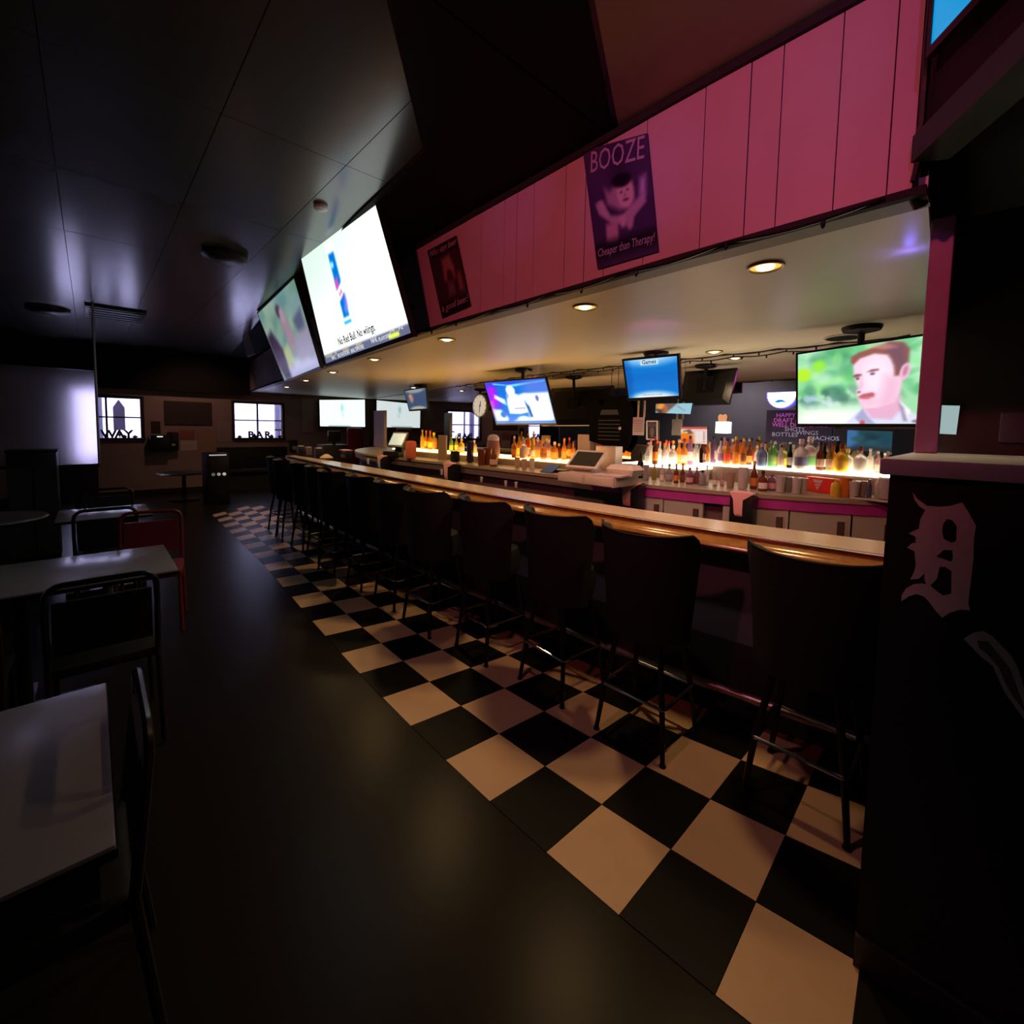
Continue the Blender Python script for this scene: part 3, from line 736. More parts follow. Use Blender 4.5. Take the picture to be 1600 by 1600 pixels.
def bottle(u, v, hpx, kind, col, lab=None, cap='dark', z=ZK, trans=.7, label='', group='', wfac=1.0, name=None):
    if z > 1.23:
        p = onc(u, v, ZR2); z = ZR2 if p[1] < 1.80 else ZR1
    p = onc(u, v, z + .001)
    if z == ZR1 and z > 1.23: p[1] = max(p[1], 1.88); p[0] = max(p[0], 4.07)
    BK[0] += 1; bo = .085 * (BK[0] % 2)
    if z == ZR2: p[0] = max(p[0], 4.325 + bo); p[1] = min(p[1], 1.77)
    if z > ZK + .01: p[0] = min(p[0], mir(p[1]) - .21 + bo)
    h = hpx * (.78 if (z > 1.23 and u < 1155) else .9 if z > 1.23 else 1) * depth(p) / F; s = h / HT[kind]
    isb = kind in ('round', 'squat', 'tall')
    cat = 'bottle' if isb else ('glass' if kind == 'glass' else 'pitcher')
    t = obj(name or {'bottle': 'liquor_bottle', 'glass': 'drinking_glass', 'pitcher': 'pitcher'}[cat], bottle_mesh(kind, col, trans))
    t.location = (p[0], p[1], z + .0012); t.scale = (s * wfac, s * wfac, s); t.rotation_euler = (0, 0, .55)
    tag(t, label, cat, group or None)
    if isb:
        if lab: obj('label', label_mesh(kind, lab), t)
        if cap: obj('cap', cap_mesh(kind, cap), t)
    return t
ORD = ['first', 'second', 'third', 'fourth', 'fifth', 'sixth', 'seventh', 'eighth', 'ninth', 'tenth', 'eleventh', 'twelfth', 'thirteenth', 'fourteenth', 'fifteenth', 'sixteenth', 'seventeenth', 'eighteenth', 'nineteenth', 'twentieth', 'twenty-first', 'twenty-second', 'twenty-third', 'twenty-fourth', 'twenty-fifth', 'twenty-sixth', 'twenty-seventh', 'twenty-eighth', 'twenty-ninth', 'thirtieth']
def batch(items, row_phrase, group, z, vbase):
    for k, it in enumerate(items):
        u, hpx, kind, col, lab, cap = it[:6]; tr_ = it[6] if len(it) > 6 else .7; dv_ = it[7] if len(it) > 7 else 0
        desc = col + ' ' + {'round': 'bottle', 'squat': 'squat bottle', 'tall': 'tall bottle', 'glass': 'glass', 'pitcher': 'pitcher'}[kind]
        if lab: desc += ' with ' + lab + ' label'
        bottle(u, vbase(u) + dv_ - (1.6 if k % 2 else 0), hpx, kind, col, lab, cap, z(u) if callable(z) else z, tr_, '%s, %s from left %s' % (desc, ORD[k], row_phrase), group)
zr = ZK + HR
vr1 = lambda u: 725 + (u - 1008) * .042
# upper row on the white glowing shelf
batch([(1008, 40, 'round', 'clear', 'white', 'brown'), (1016, 48, 'tall', 'clear', 'beige', 'red'), (1023, 56, 'tall', 'brown', 'orange', 'red'), (1030, 45, 'round', 'clear', 'white', 'orange'), (1037, 44, 'round', 'white', 'white', 'orange', .4), (1044, 46, 'round', 'clear', 'white', 'red'), (1051, 40, 'squat', 'white', 'white', 'white', .4),
       (1060, 50, 'round', 'amber', 'orange', 'beige'), (1068, 54, 'round', 'orange', 'beige', 'brown'), (1077, 58, 'tall', 'purple', 'pink', 'dark'), (1085, 52, 'round', 'pink', 'white', 'purple'), (1093, 52, 'round', 'clear', 'purple', 'dark'), (1101, 50, 'tall', 'pink', 'brown', 'white'), (1109, 52, 'round', 'amber', 'red', 'dark'),
       (1117, 50, 'round', 'amber', 'orange', 'dark'), (1126, 56, 'tall', 'amber', 'amber', 'yellow'), (1135, 46, 'round', 'brown', 'orange', 'brown'), (1141, 54, 'tall', 'orange', 'brown', 'yellow'), (1150, 40, 'round', 'clear', 'pink', 'white')],
      'on the white glowing shelf', 'bottles on the white glowing shelf', zu, vr1)
batch([(1012, 40, 'tall', 'amber', 'beige', 'orange'), (1026, 42, 'round', 'brown', 'orange', 'red'), (1040, 46, 'tall', 'orange', 'red', 'red'), (1055, 44, 'round', 'amber', 'orange', 'orange'), (1073, 46, 'round', 'brown', 'pink', 'red'), (1089, 44, 'tall', 'brown', 'beige', 'brown'), (1104, 44, 'round', 'amber', 'orange', 'red')],
      'in back row of white shelf', 'back row of bottles on the white shelf', zu, lambda u: vr1(u) - 3)
batch([(1160, 38, 'round', 'clear', 'white', 'grey'), (1170, 40, 'squat', 'blue', 'blue', 'grey', .3), (1179, 44, 'round', 'green', 'olive', 'white'), (1187, 46, 'tall', 'green', 'green', 'green'), (1196, 40, 'squat', 'olive', 'yellow', 'brown'), (1206, 40, 'round', 'clear', 'beige', 'dark'), (1214, 40, 'round', 'clear', 'grey', 'white'), (1222, 42, 'tall', 'dark', 'grey', 'dark'), (1229, 38, 'round', 'clear', 'white', 'blue')],
      'in middle of white shelf', 'bottles in the middle of the white shelf', zu, lambda u: vr1(u) + 1)
batch([(1239, 52, 'squat', 'clear', 'blue', 'white'), (1257, 56, 'squat', 'white', 'green', 'white', .3), (1274, 50, 'round', 'brown', 'beige', 'dark'), (1283, 48, 'round', 'dark', 'white', 'dark'), (1290, 46, 'tall', 'olive', 'beige', 'brown'), (1298, 48, 'round', 'orange', 'orange', 'brown'), (1311, 48, 'squat', 'yellow', 'yellow', 'brown', .4), (1323, 40, 'squat', 'clear', None, 'yellow'), (1343, 46, 'squat', 'clear', None, 'brown'), (1358, 42, 'round', 'white', 'beige', 'beige'), (1370, 40, 'round', 'pink', 'beige', 'white'), (1382, 36, 'round', 'pink', None, 'white')],
      'behind the red carton on the shelf', 'bottles behind the red carton', zu, lambda u: vr1(u) + 0)
# front row on the counter
vf = lambda u: 750 + (u - 1005) * .088
batch([(1009, 24, 'pitcher', 'grey', None, None, .6), (1022, 28, 'round', 'olive', None, 'brown'), (1034, 27, 'round', 'clear', 'white', 'white'), (1045, 27, 'squat', 'grey', 'grey', 'green', .5), (1056, 30, 'round', 'brown', 'amber', 'amber', .4), (1066, 30, 'round', 'brown', 'brown', 'amber', .4), (1077, 26, 'squat', 'purple', 'pink', 'brown', .5), (1088, 26, 'squat', 'purple', 'brown', 'white', .5), (1097, 24, 'squat', 'grey', None, 'dark'), (1104, 30, 'tall', 'white', 'white', 'white', .2), (1117, 25, 'round', 'beige', 'white', None, .6), (1128, 25, 'round', 'pink', 'beige', None, .6), (1141, 24, 'glass', 'beige', None, None, 1.2)],
      'on the counter right of the caddy', 'front row of bottles right of the black caddy', ZK, vf)
batch([(1160, 34, 'pitcher', 'clear', None, None, 1.3), (1177, 44, 'round', 'brown', 'amber', 'yellow', .3), (1191, 32, 'squat', 'brown', 'white', 'dark', .4), (1205, 30, 'squat', 'purple', 'pink', 'grey', .5), (1219, 26, 'glass', 'clear', None, None, 1.3), (1231, 24, 'glass', 'grey', None, None, 1.3), (1244, 25, 'glass', 'clear', None, None, 1.3), (1254, 24, 'glass', 'clear', None, None, 1.3)],
      'in the middle of the counter', 'glasses and bottles in the middle of the counter', ZK, lambda u: vf(u) + 0.5)
batch([(1305, 32, 'squat', 'yellow', None, None, .4, -3), (1320, 30, 'glass', 'orange', None, None, .4, -3), (1334, 26, 'glass', 'clear', None, None, 1.3, -4), (1345, 26, 'glass', 'beige', None, None, 1.0, -4), (1357, 34, 'tall', 'blue', None, None, 1.0, -4), (1370, 36, 'tall', 'clear', None, None, 1.3, -5), (1383, 34, 'glass', 'clear', None, None, 1.3, -6)],
      'at right of the red carton', 'glasses right of the red carton', ZK, lambda u: vf(u) + 3)
# amber-lit shelf left of the register
v2 = lambda u: 715 + (u - 800) * .045
batch([(803, 34, 'round', 'amber', 'orange', 'white'), (811, 36, 'round', 'amber', 'yellow', 'dark'), (818, 30, 'squat', 'clear', 'beige', 'grey'), (824, 34, 'tall', 'red', 'pink', 'dark'), (832, 32, 'round', 'yellow', 'white', 'beige'), (840, 30, 'squat', 'pink', 'orange', 'pink'), (849, 24, 'squat', 'amber', 'brown', 'brown'), (857, 30, 'squat', 'pink', 'beige', 'beige'), (866, 28, 'squat', 'amber', 'orange', 'white'), (873, 24, 'squat', 'brown', 'dark', 'amber'), (881, 34, 'round', 'orange', 'amber', 'orange'), (889, 34, 'tall', 'brown', 'orange', 'red'), (895, 30, 'round', 'amber', 'amber', 'brown')],
      'on the amber shelf by the register', 'bottles on the amber shelf by the register', zr, v2)
batch([(634 + 26, 30, 'tall', 'yellow', 'amber', 'orange'), (666, 28, 'round', 'orange', 'yellow', 'orange'), (672, 30, 'round', 'amber', 'yellow', 'red'), (678, 26, 'squat', 'yellow', 'amber', 'yellow'), (705, 26, 'round', 'green', 'yellow', 'dark'), (713, 24, 'round', 'olive', 'yellow', 'white'), (721, 22, 'squat', 'yellow', 'beige', 'yellow'), (741, 20, 'squat', 'beige', 'olive', 'beige')],
      'on the amber shelf by the terminal', 'bottles on the amber shelf by the terminal', zr, lambda u: 701 + (u - 655) * .095)
batch([(752, 24, 'glass', 'brown', None, None, .4), (762, 26, 'glass', 'brown', None, None, .4), (771, 28, 'squat', 'brown', 'beige', 'brown', .4), (808, 16, 'glass', 'beige', None, None, .3), (819, 16, 'glass', 'beige', None, None, .3), (831, 16, 'glass', 'white', None, None, .3)],
      'on the counter below the amber shelf', 'glasses below the amber shelf', ZK, lambda u: 727 + (u - 750) * .09)

# =================================================================== COUNTER ITEMS
RZ = .0
def cbox(name, label, cat, u, v, wpx, hpx, dpt, m, z=ZK, rz=0.0, bev=.004, group=None, extra=None):
    p = onc(u, v, z + .001); k = depth(p) / F
    t = single(name, MB().box((0, 0, hpx * k / 2), (dpt, wpx * k * 1.1, hpx * k), bev=bev), m, label, cat, (p[0] + dpt / 2, p[1], z + .0012), rz, group)
    return t
# red carton with triangle
p = onc(1281, 770, ZK); k = depth(p) / F
wd, ht = 42 * k * 1.12, 23 * k
t = thing('red_carton', 'red carton with cream triangle on counter front', 'carton', (p[0] + .05, p[1], ZK + .001), -.45)
part('body', MB().box((0, 0, ht / 2), (.09, wd, ht), bev=.003), REDBOX, t)
part('triangle', flat([[(-.42, .86), (.42, .86), (.0, .12)]], lambda a, b, c: (-.0455 - c, -a * wd * .42, b * ht), .0012), PAPER, t)
for a, b, r in ((-.02, .62, .04), (.0, .42, .03)): part('stripe', MB().box((-.0475, -a * wd, b * ht), (.0012, wd * .26, ht * .05)), REDBOX, t)
for k_, (du, c) in enumerate(((-14, 'yellow'), (-8, 'brown'))):
    pass
# tray phone-like dish at the edge
p = onc(1360, 783, ZK)
t = thing('black_tray', 'small white rimmed black tray at right counter end', 'tray', (p[0] + .02, p[1], ZK + .001), -.1)
part('rim', MB().box((0, 0, .008), (.08, .22, .016), bev=.006), IVORY, t); part('inset', MB().box((0, 0, .0175), (.055, .18, .003)), BLACKPL, t)
# pink towels over black caddies
def caddy(u, v, label, ubox, wpx, hpx, hbox, tow):
    p = onc(u, v, ZK); k = depth(p) / F
    t = thing('bar_caddy', label, 'caddy', (cfront(p[1]) - .10, p[1], ZK - .16), 0, 'black caddies with pink towels along the back counter')
    w_, h_ = wpx * k * 1.2, hpx * k
    part('bin', MB().box((.03, 0, -h_ * .45 + .14), (.11, w_, h_), bev=.008), BLACKPL, t)
    tb = tow * w_
    # towel: draped strip, front panel and top fold
    rows_ = []
    for i, (dx, z) in enumerate(((.085, .165), (.03, .178), (-.026, .17), (-.034, .12), (-.036, .02), (-.033, .14 - h_ * .62))):
        ww = tb if i > 2 else w_ * 1.04
        y1 = w_ * .52; y0 = y1 - ww
        if i > 2: y0, y1 = w_ * .52 - ww, w_ * .52 - .01 * i
        rows_.append([(dx, y0, z), (dx, (y0 + y1) / 2, z + .006), (dx, y1, z), (dx + .008, y1, z), (dx + .008, (y0 + y1) / 2, z - .004), (dx + .008, y0, z)])
    part('towel', MB().loft(rows_), TOWEL, t, 60)
caddy(984, 757, 'black caddy with pink towel right of the register', 0, 28, 48, 30, .62)
caddy(1162, 772, 'black caddy with pink towel between the beige coolers', 0, 28, 48, 30, .62)
caddy(728, 724, 'black caddy with pink towel left of the register', 0, 22, 36, 30, .5)
caddy(619, 713, 'black caddy with pink towel by the left terminal', 0, 18, 26, 20, .5)

# main register: cash drawer box, slanted tablet, printers, papers
p = onc(905, 758, ZK); k = depth(p) / F
base = np.array([p[0] + .24, p[1], ZK + .001])
t = thing('cash_drawer', 'low ivory cash drawer box under the white register tablet', 'register', base, 0)
W_ = 95 * k * 1.15
part('body', MB().box((0, 0, .04), (.36, W_, .08), bev=.004), IVORY, t)
part('drawer_front', MB().box((-.183, W_ * .25, .04), (.008, W_ * .46, .066), bev=.002), PAPER, t)
part('drawer_front', MB().box((-.183, -W_ * .25, .04), (.008, W_ * .46, .066), bev=.002), PAPER, t)
t = thing('register_tablet', 'white slanted register tablet on the ivory cash drawer', 'register', (base[0] - .02, base[1] + .10, ZK + .082), .15)
part('stand', MB().loft([[(-.09, -.10, 0), (.1, -.10, 0), (.1, .10, 0), (-.09, .10, 0)], [(-.03, -.06, .07), (.08, -.06, .1), (.08, .06, .1), (-.03, .06, .07)]]), IVORY, t)
def slab(L_, c, wy, ln, th, tilt):
    ca, sa = math.cos(tilt), math.sin(tilt)
    P = []
    for zc in (0, th):
        for x, y in ((-ln / 2, -wy / 2), (ln / 2, -wy / 2), (ln / 2, wy / 2), (-ln / 2, wy / 2)):
            P.append((c[0] + x * ca - zc * sa, c[1] + y, c[2] + x * sa + zc * ca))
    return MB().hexa(P)
part('housing', slab(0, (0, 0, .105), .30, .24, .018, .62), mat('white_plastic', (.62, .55, .50), .35), t)
part('screen', slab(0, (-.011, 0, .1195), .25, .19, .002, .62), DARKGL, t)
# back boxes
cbox('receipt_printer', 'tall pink-lit card box left behind the register tablet', 'box', 911, 727, 22, 48, .10, PAPER)
cbox('white_box', 'large ivory box behind the register tablet', 'box', 945, 735, 34, 38, .14, IVORY, bev=.01)
cbox('display_card', 'upright white card on the left of the ivory box', 'card', 934, 728, 20, 32, .012, PAPER)
cbox('display_card', 'upright white card on the right of the ivory box', 'card', 953, 730, 17, 31, .012, PAPER)
p = onc(944, 743, ZK + .1); k = depth(p) / F
single('takeout_container', MB().loft([[(-.07, -.11, 0), (.07, -.11, 0), (.07, .11, 0), (-.07, .11, 0)], [(-.085, -.13, .05), (.085, -.13, .05), (.085, .13, .05), (-.085, .13, .05)], [(-.06, -.10, .085), (.06, -.10, .085), (.06, .10, .085), (-.06, .10, .085)]]), mat('foam_white', (.66, .60, .52), .6), 'ivory clamshell container on the cash drawer', 'container', (base[0] + .08, base[1] - .22, ZK + .082), 0)
single('paper_stack', MB().box((0, 0, .006), (.16, .26, .012)), PAPER, 'thin stack of papers on the cash drawer', 'paper', (base[0] - .08, base[1] - .19, ZK + .083), .1)
cbox('card_reader', 'small black card reader left of the register tablet', 'reader', 867, 738, 22, 4, .14, BLACKPL)
single('menu_folder', slab(0, (0, 0, .03), .16, .16, .01, .45), BLACKPL, 'black slanted folder on the counter left of register', 'folder', (onc(858, 738, ZK)[0] + .02, onc(858, 738, ZK)[1], ZK + .001))
cbox('bowl_box', 'cream box with orange mark right of the register', 'box', 983, 743, 26, 18, .05, mat('cream_card', (.62, .50, .38), .6))
p = onc(983, 743, ZK)
single('orange_sticker', MB().lathe([(.0, 0), (.028, 0), (.028, .001), (0, .001)], 16, axis=0), mat('orange_print', (.75, .22, .06), .6), 'orange round mark on the cream box', 'sticker', (p[0] - .002, p[1] + .01, ZK + .06))
single('brown_dish', MB().lathe([(.0, 0), (.06, .0), (.085, .03), (.08, .032), (.055, .006), (0, .006)], 18), CARD, 'brown dish in front of the cream box', 'dish', (onc(980, 747, ZK)[0], onc(980, 747, ZK)[1], ZK + .001))
bottle(1000, 747, 42, 'round', 'dark', 'dark', 'dark', ZK, .2, 'dark beer bottle right of the cream box', None)
cbox('napkin_stack', 'yellowish napkin stack right of the cash drawer', 'napkins', 966, 751, 22, 6, .12, mat('cream_card', (.6, .5, .4)))
p = onc(990, 712, ZK)
cbox('steel_caddy', 'grey steel box behind the cream box', 'box', 976, 730, 26, 14, .12, STEEL)
# light cloth and green jug top behind
p = onc(999, 722, ZK + .1)
t = thing('juice_jug', 'white jug with green collar left of the glowing shelf', 'jug', (p[0] + .12, p[1] - .02, ZK + .001))
part('body', MB().lathe([(.0, 0), (.055, 0), (.065, .02), (.065, .10), (.05, .14), (.03, .15)], 16), mat('cream_jug', (.70, .66, .48), .5), t)
part('collar', MB().lathe([(.055, .135), (.05, .17), (.028, .19), (.028, .18)], 16), mat('green_collar', (.20, .45, .28), .5), t)
part('spout', MB().lathe([(.014, .185), (.012, .24), (.006, .25)], 12), mat('pale_spout', (.6, .62, .58), .4), t)

# left terminal
p = onc(612, 714, ZK); k = depth(p) / F
t = thing('order_terminal', 'black order terminal with pale slanted screen at left', 'terminal', (p[0] + .1, p[1], ZK + .001), .3)
part('base', MB().box((0, 0, .04), (.3, .30, .08), bev=.01), BLACKPL, t)
part('stand', MB().loft([[(.0, -.07, .08), (.1, -.07, .08), (.1, .07, .08), (.0, .07, .08)], [(.02, -.05, .2), (.1, -.05, .24), (.1, .05, .24), (.02, .05, .2)]]), BLACKPL, t)
part('housing', slab(0, (.02, 0, .24), .30, .25, .03, 1.0), BLACKPL, t)
part('screen', slab(0, (-.006, 0, .259), .26, .2, .002, 1.0), mat('pale_screen', (.3, .4, .34), .3, emit=.55, ecol=(.62, .80, .66)), t)
cbox('orange_bag', 'orange bag standing right of the left terminal', 'bag', 636, 717, 13, 28, .12, mat('orange_fabric', (.72, .16, .07), .8), bev=.03)
cbox('paper_cup_stack', 'cream cup stack in front of the orange bag', 'cups', 633, 716, 9, 12, .06, IVORY, bev=.012)
cbox('receipt_block', 'small cream block left of the left terminal', 'box', 594, 713, 7, 8, .05, IVORY)
cbox('cardboard_panel', 'tan cardboard sheet standing left of the amber bottles', 'box', 690, 718, 19, 38, .03, CARD)
cbox('black_jug', 'black jug standing right of the cardboard sheet', 'jug', 707, 722, 13, 17, .08, BLACKPL, bev=.02)
t = cbox('tap_tower', 'dark purple tap tower left of the football television', 'tap', 731, 723, 9, 34, .07, mat('dark_purple_metal', (.04, .03, .07), .25, .5), bev=.025)
p = onc(776, 725, ZK); k = depth(p) / F
t = thing('beer_cooler_jug', 'brown drinks barrel with white cap under football television', 'barrel', (p[0] - .06, p[1], ZK + .001))
part('body', MB().lathe([(.0, 0), (.075, 0), (.082, .02), (.085, .2), (.075, .27), (.07, .3)], 18), mat('brown_barrel', (.24, .12, .11), .35), t)
part('lid', MB().lathe([(.073, .295), (.073, .33), (.05, .36), (.02, .37)], 18), PAPER, t)
# partition post of the cabinet at the bar's far end
p = onc(604, 700, ZK)
t = thing('end_cabinet', 'tall pink-lit cabinet side at far end of back counter', 'cabinet', (p[0] + .15, p[1] + .6, ZK + .001))
k = depth((p[0] + .15, p[1] + .6, ZK)) / F
part('side_panel', MB().box((0, 0, 56 * k / 2), (.05, 24 * k * 1.35, 56 * k)), mat('pink_beige_panel', (.50, .36, .36), .5), t)
part('edge_post', MB().box((0, -24 * k * .72, 56 * k / 2), (.06, .05, 56 * k)), mat('lit_edge', (.66, .50, .38), .5), t)  # paler post paints in the lit right edge of the cabinet
# far end of the bar top: holders and condiments
def onbar(u, v): return at(u, v, 2, 1.059)
for (u, v, wpx, hpx, m, lab) in ((470, 712, 10, 16, BLACKPL, 'black napkin holder nearest the far wall on bar'), (497, 716, 9, 17, BLACKPL, 'black napkin holder second from far end of bar'), (482, 711, 8, 13, mat('mauve_plastic', (.2, .12, .15), .5), 'mauve cup between the napkin holders')):
    p = onbar(u, v); k = depth(p) / F
    t = thing('napkin_holder', lab, 'holder', (p[0], p[1], 1.059), 0, 'holders at the far end of the bar')
    part('body', MB().box((0, 0, hpx * k * .45), (.10, wpx * k, hpx * k * .9), bev=.01), m, t); part('napkins', MB().box((0, 0, hpx * k * .94), (.08, wpx * k * .9, hpx * k * .08)), PAPER, t)
p = onbar(510, 717); k = depth(p) / F
single('white_cloth', MB().lathe([(.0, 0), (.09, 0), (.1, .02), (.06, .05), (.03, .07), (0, .075)], 10), PAPER, 'crumpled white bar cloth beside the napkin holders', 'cloth', (p[0], p[1], 1.0592))
p = onbar(531, 719); k = depth(p) / F
t = thing('bar_caddy', 'black caddy with pale towel on the bar by far end', 'caddy', (p[0] + .1, p[1], 1.0592)); 
part('bin', MB().box((0, 0, .07), (.1, .2, .14), bev=.01), BLACKPL, t); part('towel', MB().box((-.01, .0, .145), (.12, .22, .012)), TOWEL, t)
GL = [(575, 735), (592, 739), (690, 752), (752, 764), (790, 770), (806, 772)]
for k_, (u, v) in enumerate(GL):
    bottle(u, v - 10, 9, 'glass', 'clear', None, None, 1.0592, .8, 'tiny clear glass on the bar top, %s from far end' % ORD[k_], 'small glasses on the bar top')

# =================================================================== TELEVISIONS
def tv_corners(BL, BR, TL, TR, xl, xr):
    bl, br = at(*BL, 0, xl), at(*BR, 0, xr); best = None
    for d in np.arange(-.3, .6, .01):
        tl, tr_ = at(*TL, 0, xl - d), at(*TR, 0, xr - d); e = abs(tl[1] - bl[1]) + abs(tr_[1] - br[1])
        if best is None or e < best[0]: best = (e, tl, tr_)
    return best[1], best[2], br, bl
def tv(label, corners, pic, strength, name='television', bezel=.018, thick=.055, mount=None):
    TL, TR, BR, BL = map(np.asarray, corners); c = (TL + TR + BR + BL) / 4
    ex = (TR - TL + BR - BL); ex = ex / np.linalg.norm(ex); ey = (TL - BL + TR - BR); ey = ey / np.linalg.norm(ey)
    n = np.cross(ex, ey); n = n / np.linalg.norm(n)
    t = thing(name, label, 'television', c)
    P = [TL - ex * bezel + ey * bezel, TR + ex * bezel + ey * bezel, BR + ex * bezel - ey * bezel * 1.6, BL - ex * bezel - ey * bezel * 1.6]
    P = [p - c for p in P]; inn = [(p - c) for p in (TL, TR, BR, BL)]
    mb = MB(); f = .006
    vs = [p + n * f for p in P] + [p + n * f for p in inn] + [p - n * thick * .5 for p in P] + [p * .75 - n * thick for p in P] + [p for p in inn]
    fs = []
    for i in range(4):
        j = (i + 1) % 4
        fs += [(i, j, 4 + j, 4 + i), (4 + i, 4 + j, 16 + j, 16 + i), (j, i, 8 + i, 8 + j), (8 + j, 8 + i, 12 + i, 12 + j)]
    fs.append((12, 13, 14, 15)); mb.add(vs, fs)
    part('housing', mb, BLACKPL, t, 0)
    sc = obj('screen', pic_mesh('screen', pic, inn[0], inn[1], inn[2], inn[3], attr_mat('screen_' + label[:20], strength), .002), t)
    if mount == 'ceiling':
        mb = MB(); b = -n * (thick + .02)
        top = np.array([b[0], b[1], ZL - .012 - c[2]])
        mb.tube([b + ey * -.05, b + ey * .06, (top[0] + .0, top[1], top[2] - .0)], .022, 8)
        part('mount_pole', mb, BLACKPL, t)
        part('mount_plate', MB().lathe([(.02, -.04), (.11, -.02), (.12, .0), (.12, .011), (0, .011)], 20, tuple(top)), BLACKPL, t)
        part('mount_bracket', MB().box(tuple(b * .75), (.05, .2, .2)), BLACKPL, t)
    if mount == 'wall':
        mb = MB()
        for s_ in (-.25, .25):
            a_ = -n * (thick - .004) + ex * s_ - ey * .1; q = a_ + np.array([sof(c[1]) + .003 - c[0] - a_[0] - (a_ * 0)[0], 0, 0])
            mb.tube([a_, q], .02, 8)
        part('mount_arm', mb, BLACKPL, t)
    return t, sc, inn, (ex, ey, n)

# big soffit screen: drinks advert
W = (.72, .77, .74)
pc = Pic(120, 76, W)
pc.ell((.75, .85), (.6, .6), (1, 1, 1), 1.6, 0, .8); pc.ell((.2, .1), (.5, .4), (.66, .73, .70), 1.4, 0, .6)
n0 = pc.im.copy(); pc.Y = pc.Y * .86 + .21
cx0, cx1 = .382, .458
pc.rect(cx0, .275, cx1 + .01, .335, (.86, .90, .93), .02)
pc.rect(cx0, .33, cx1, .80, (.0, .36, .66), .008)
pc.poly([(cx0, .52), (.425, .50), (.425, .585), (cx0, .60)], (.66, .25, .60), .012)
pc.poly([(cx0 - .02, .61), (.42, .575), (cx1 + .03, .53), (cx1 + .03, .60), (.43, .645), (cx0 - .02, .68)], (.98, .98, 1), .008)
pc.poly([(.43, .66), (cx1, .63), (cx1, .70), (.44, .71)], (.30, .26, .62), .015)
pc.ell((.408, .625), (.010, .018), (.85, .15, .3), .5); pc.ell((.432, .61), (.010, .018), (.85, .15, .3), .5)
pc.poly([(.42, .74), (.47, .64), (.47, .72), (.43, .78)], (.42, .42, .85), .015)
pc.rect(cx0, .80, cx1, .822, (.97, .98, 1), .006); pc.rect(cx0 - .008, .82, cx1 + .008, .845, (.05, .5, .8), .008)
pc.ell((.40, .41), (.018, .02), (.5, .85, .95), .8)
pc.Y = (pc.Y - .21) / .86
for i in range(1, 75):  # grey score bar
    pass
pc.rect(0, .925, 1, 1, (.31, .33, .42), .004)
pc.rect(.80, .955, .90, .985, (.80, .90, .25), .004)
sc1 = 1.66 / 1.9
big, bsc, inn, ax = tv('huge bright television with drinks advert on the soffit', tv_corners((510, 568), (643, 520), (470, 400), (585, 310), 1.66, 1.66), pc, 1.85, mount='wall', bezel=.02)
ex, ey, n = ax
wv = inn[1] - inn[0]; hv = inn[3] - inn[0]; wB = inn[2] - inn[3]
def scr_map(inn, u, v, n, off=.0035):
    o = inn[0] * (1 - u) * (1 - v) + inn[1] * u * (1 - v) + inn[2] * u * v + inn[3] * (1 - u) * v
    return o + n * off
INKD = mat('advert_ink', (.05, .06, .06), .6); INKW = mat('score_white', (.9, .9, .9), .5, emit=.85, ecol=(.85, .88, .9)); INKY = mat('score_yellow', (.9, .8, .4), .5, emit=.7, ecol=(.85, .75, .40))
exu = wB / np.linalg.norm(wB)
eyu = ey
part('advert_text', text('No Red Bull. No wiiings.', .088, plane_map(scr_map(inn, .47, .885, n), exu, eyu, n), .0008, squeeze=.80, bold=.0018), INKD, big)
for s_, sz, u_, v_, m_ in (('TODAY', .048, .02, .955, INKY), ('TB', .048, .15, .955, INKY), ('SERIES', .048, .27, .955, INKY), ('30AM', .048, .44, .955, INKY), ('NFC', .048, .10, .988, INKW), ('ROTATION', .048, .19, .988, INKW), ('BALTIMORE', .048, .37, .988, INKW), ('NHL', .055, .62, .972, INKW), ('PLAYOFFS', .042, .70, .978, INKW), ('7-4', .055, .82, .95, INKW), ('3-2', .055, .90, .95, INKW)):
    part('score_text', text(s_, sz, plane_map(scr_map(inn, u_, v_, n), exu, eyu, n), .0008, 'LEFT'), m_, big)

# second soffit screen: outdoor scene with a figure
pc = Pic(64, 44, (.50, .62, .58))
pc.blobs(40, (0, 0, 1, .55), (.05, .14), [(.40, .56, .50), (.62, .72, .62), (.36, .55, .58), (.55, .66, .70)], .5)
pc.poly([(.0, .35), (.16, .30), (.30, .62), (.24, 1.0), (.08, 1.0), (0, .75)], (.22, .16, .25), .04)
pc.poly([(.30, .62), (.46, .56), (.48, .86), (.28, .9)], (.70, .74, .52), .03)
pc.poly([(.46, .18), (.60, .16), (.66, .55), (.60, .80), (.50, .60)], (.66, .54, .62), .05)
pc.ell((.50, .16), (.06, .08), (.30, .26, .32), .4); pc.ell((.55, .24), (.05, .10), (.70, .58, .66), .4)
pc.poly([(.74, .36), (.96, .28), (.94, .56), (.78, .52)], (.36, .38, .50), .03)
pc.rect(.28, .86, 1, 1, (.74, .72, .88), .05); pc.rect(.45, .80, .85, .9, (.80, .82, .92), .05, .8)
pc.poly([(.66, .55), (1.0, .50), (1.0, .85), (.62, .85)], (.62, .60, .70), .05)
tv('dim television with outdoor scene at far end of soffit', tv_corners((445, 595), (500, 572), (403, 490), (460, 435), 2.0, 1.88), pc, .85, mount='wall')
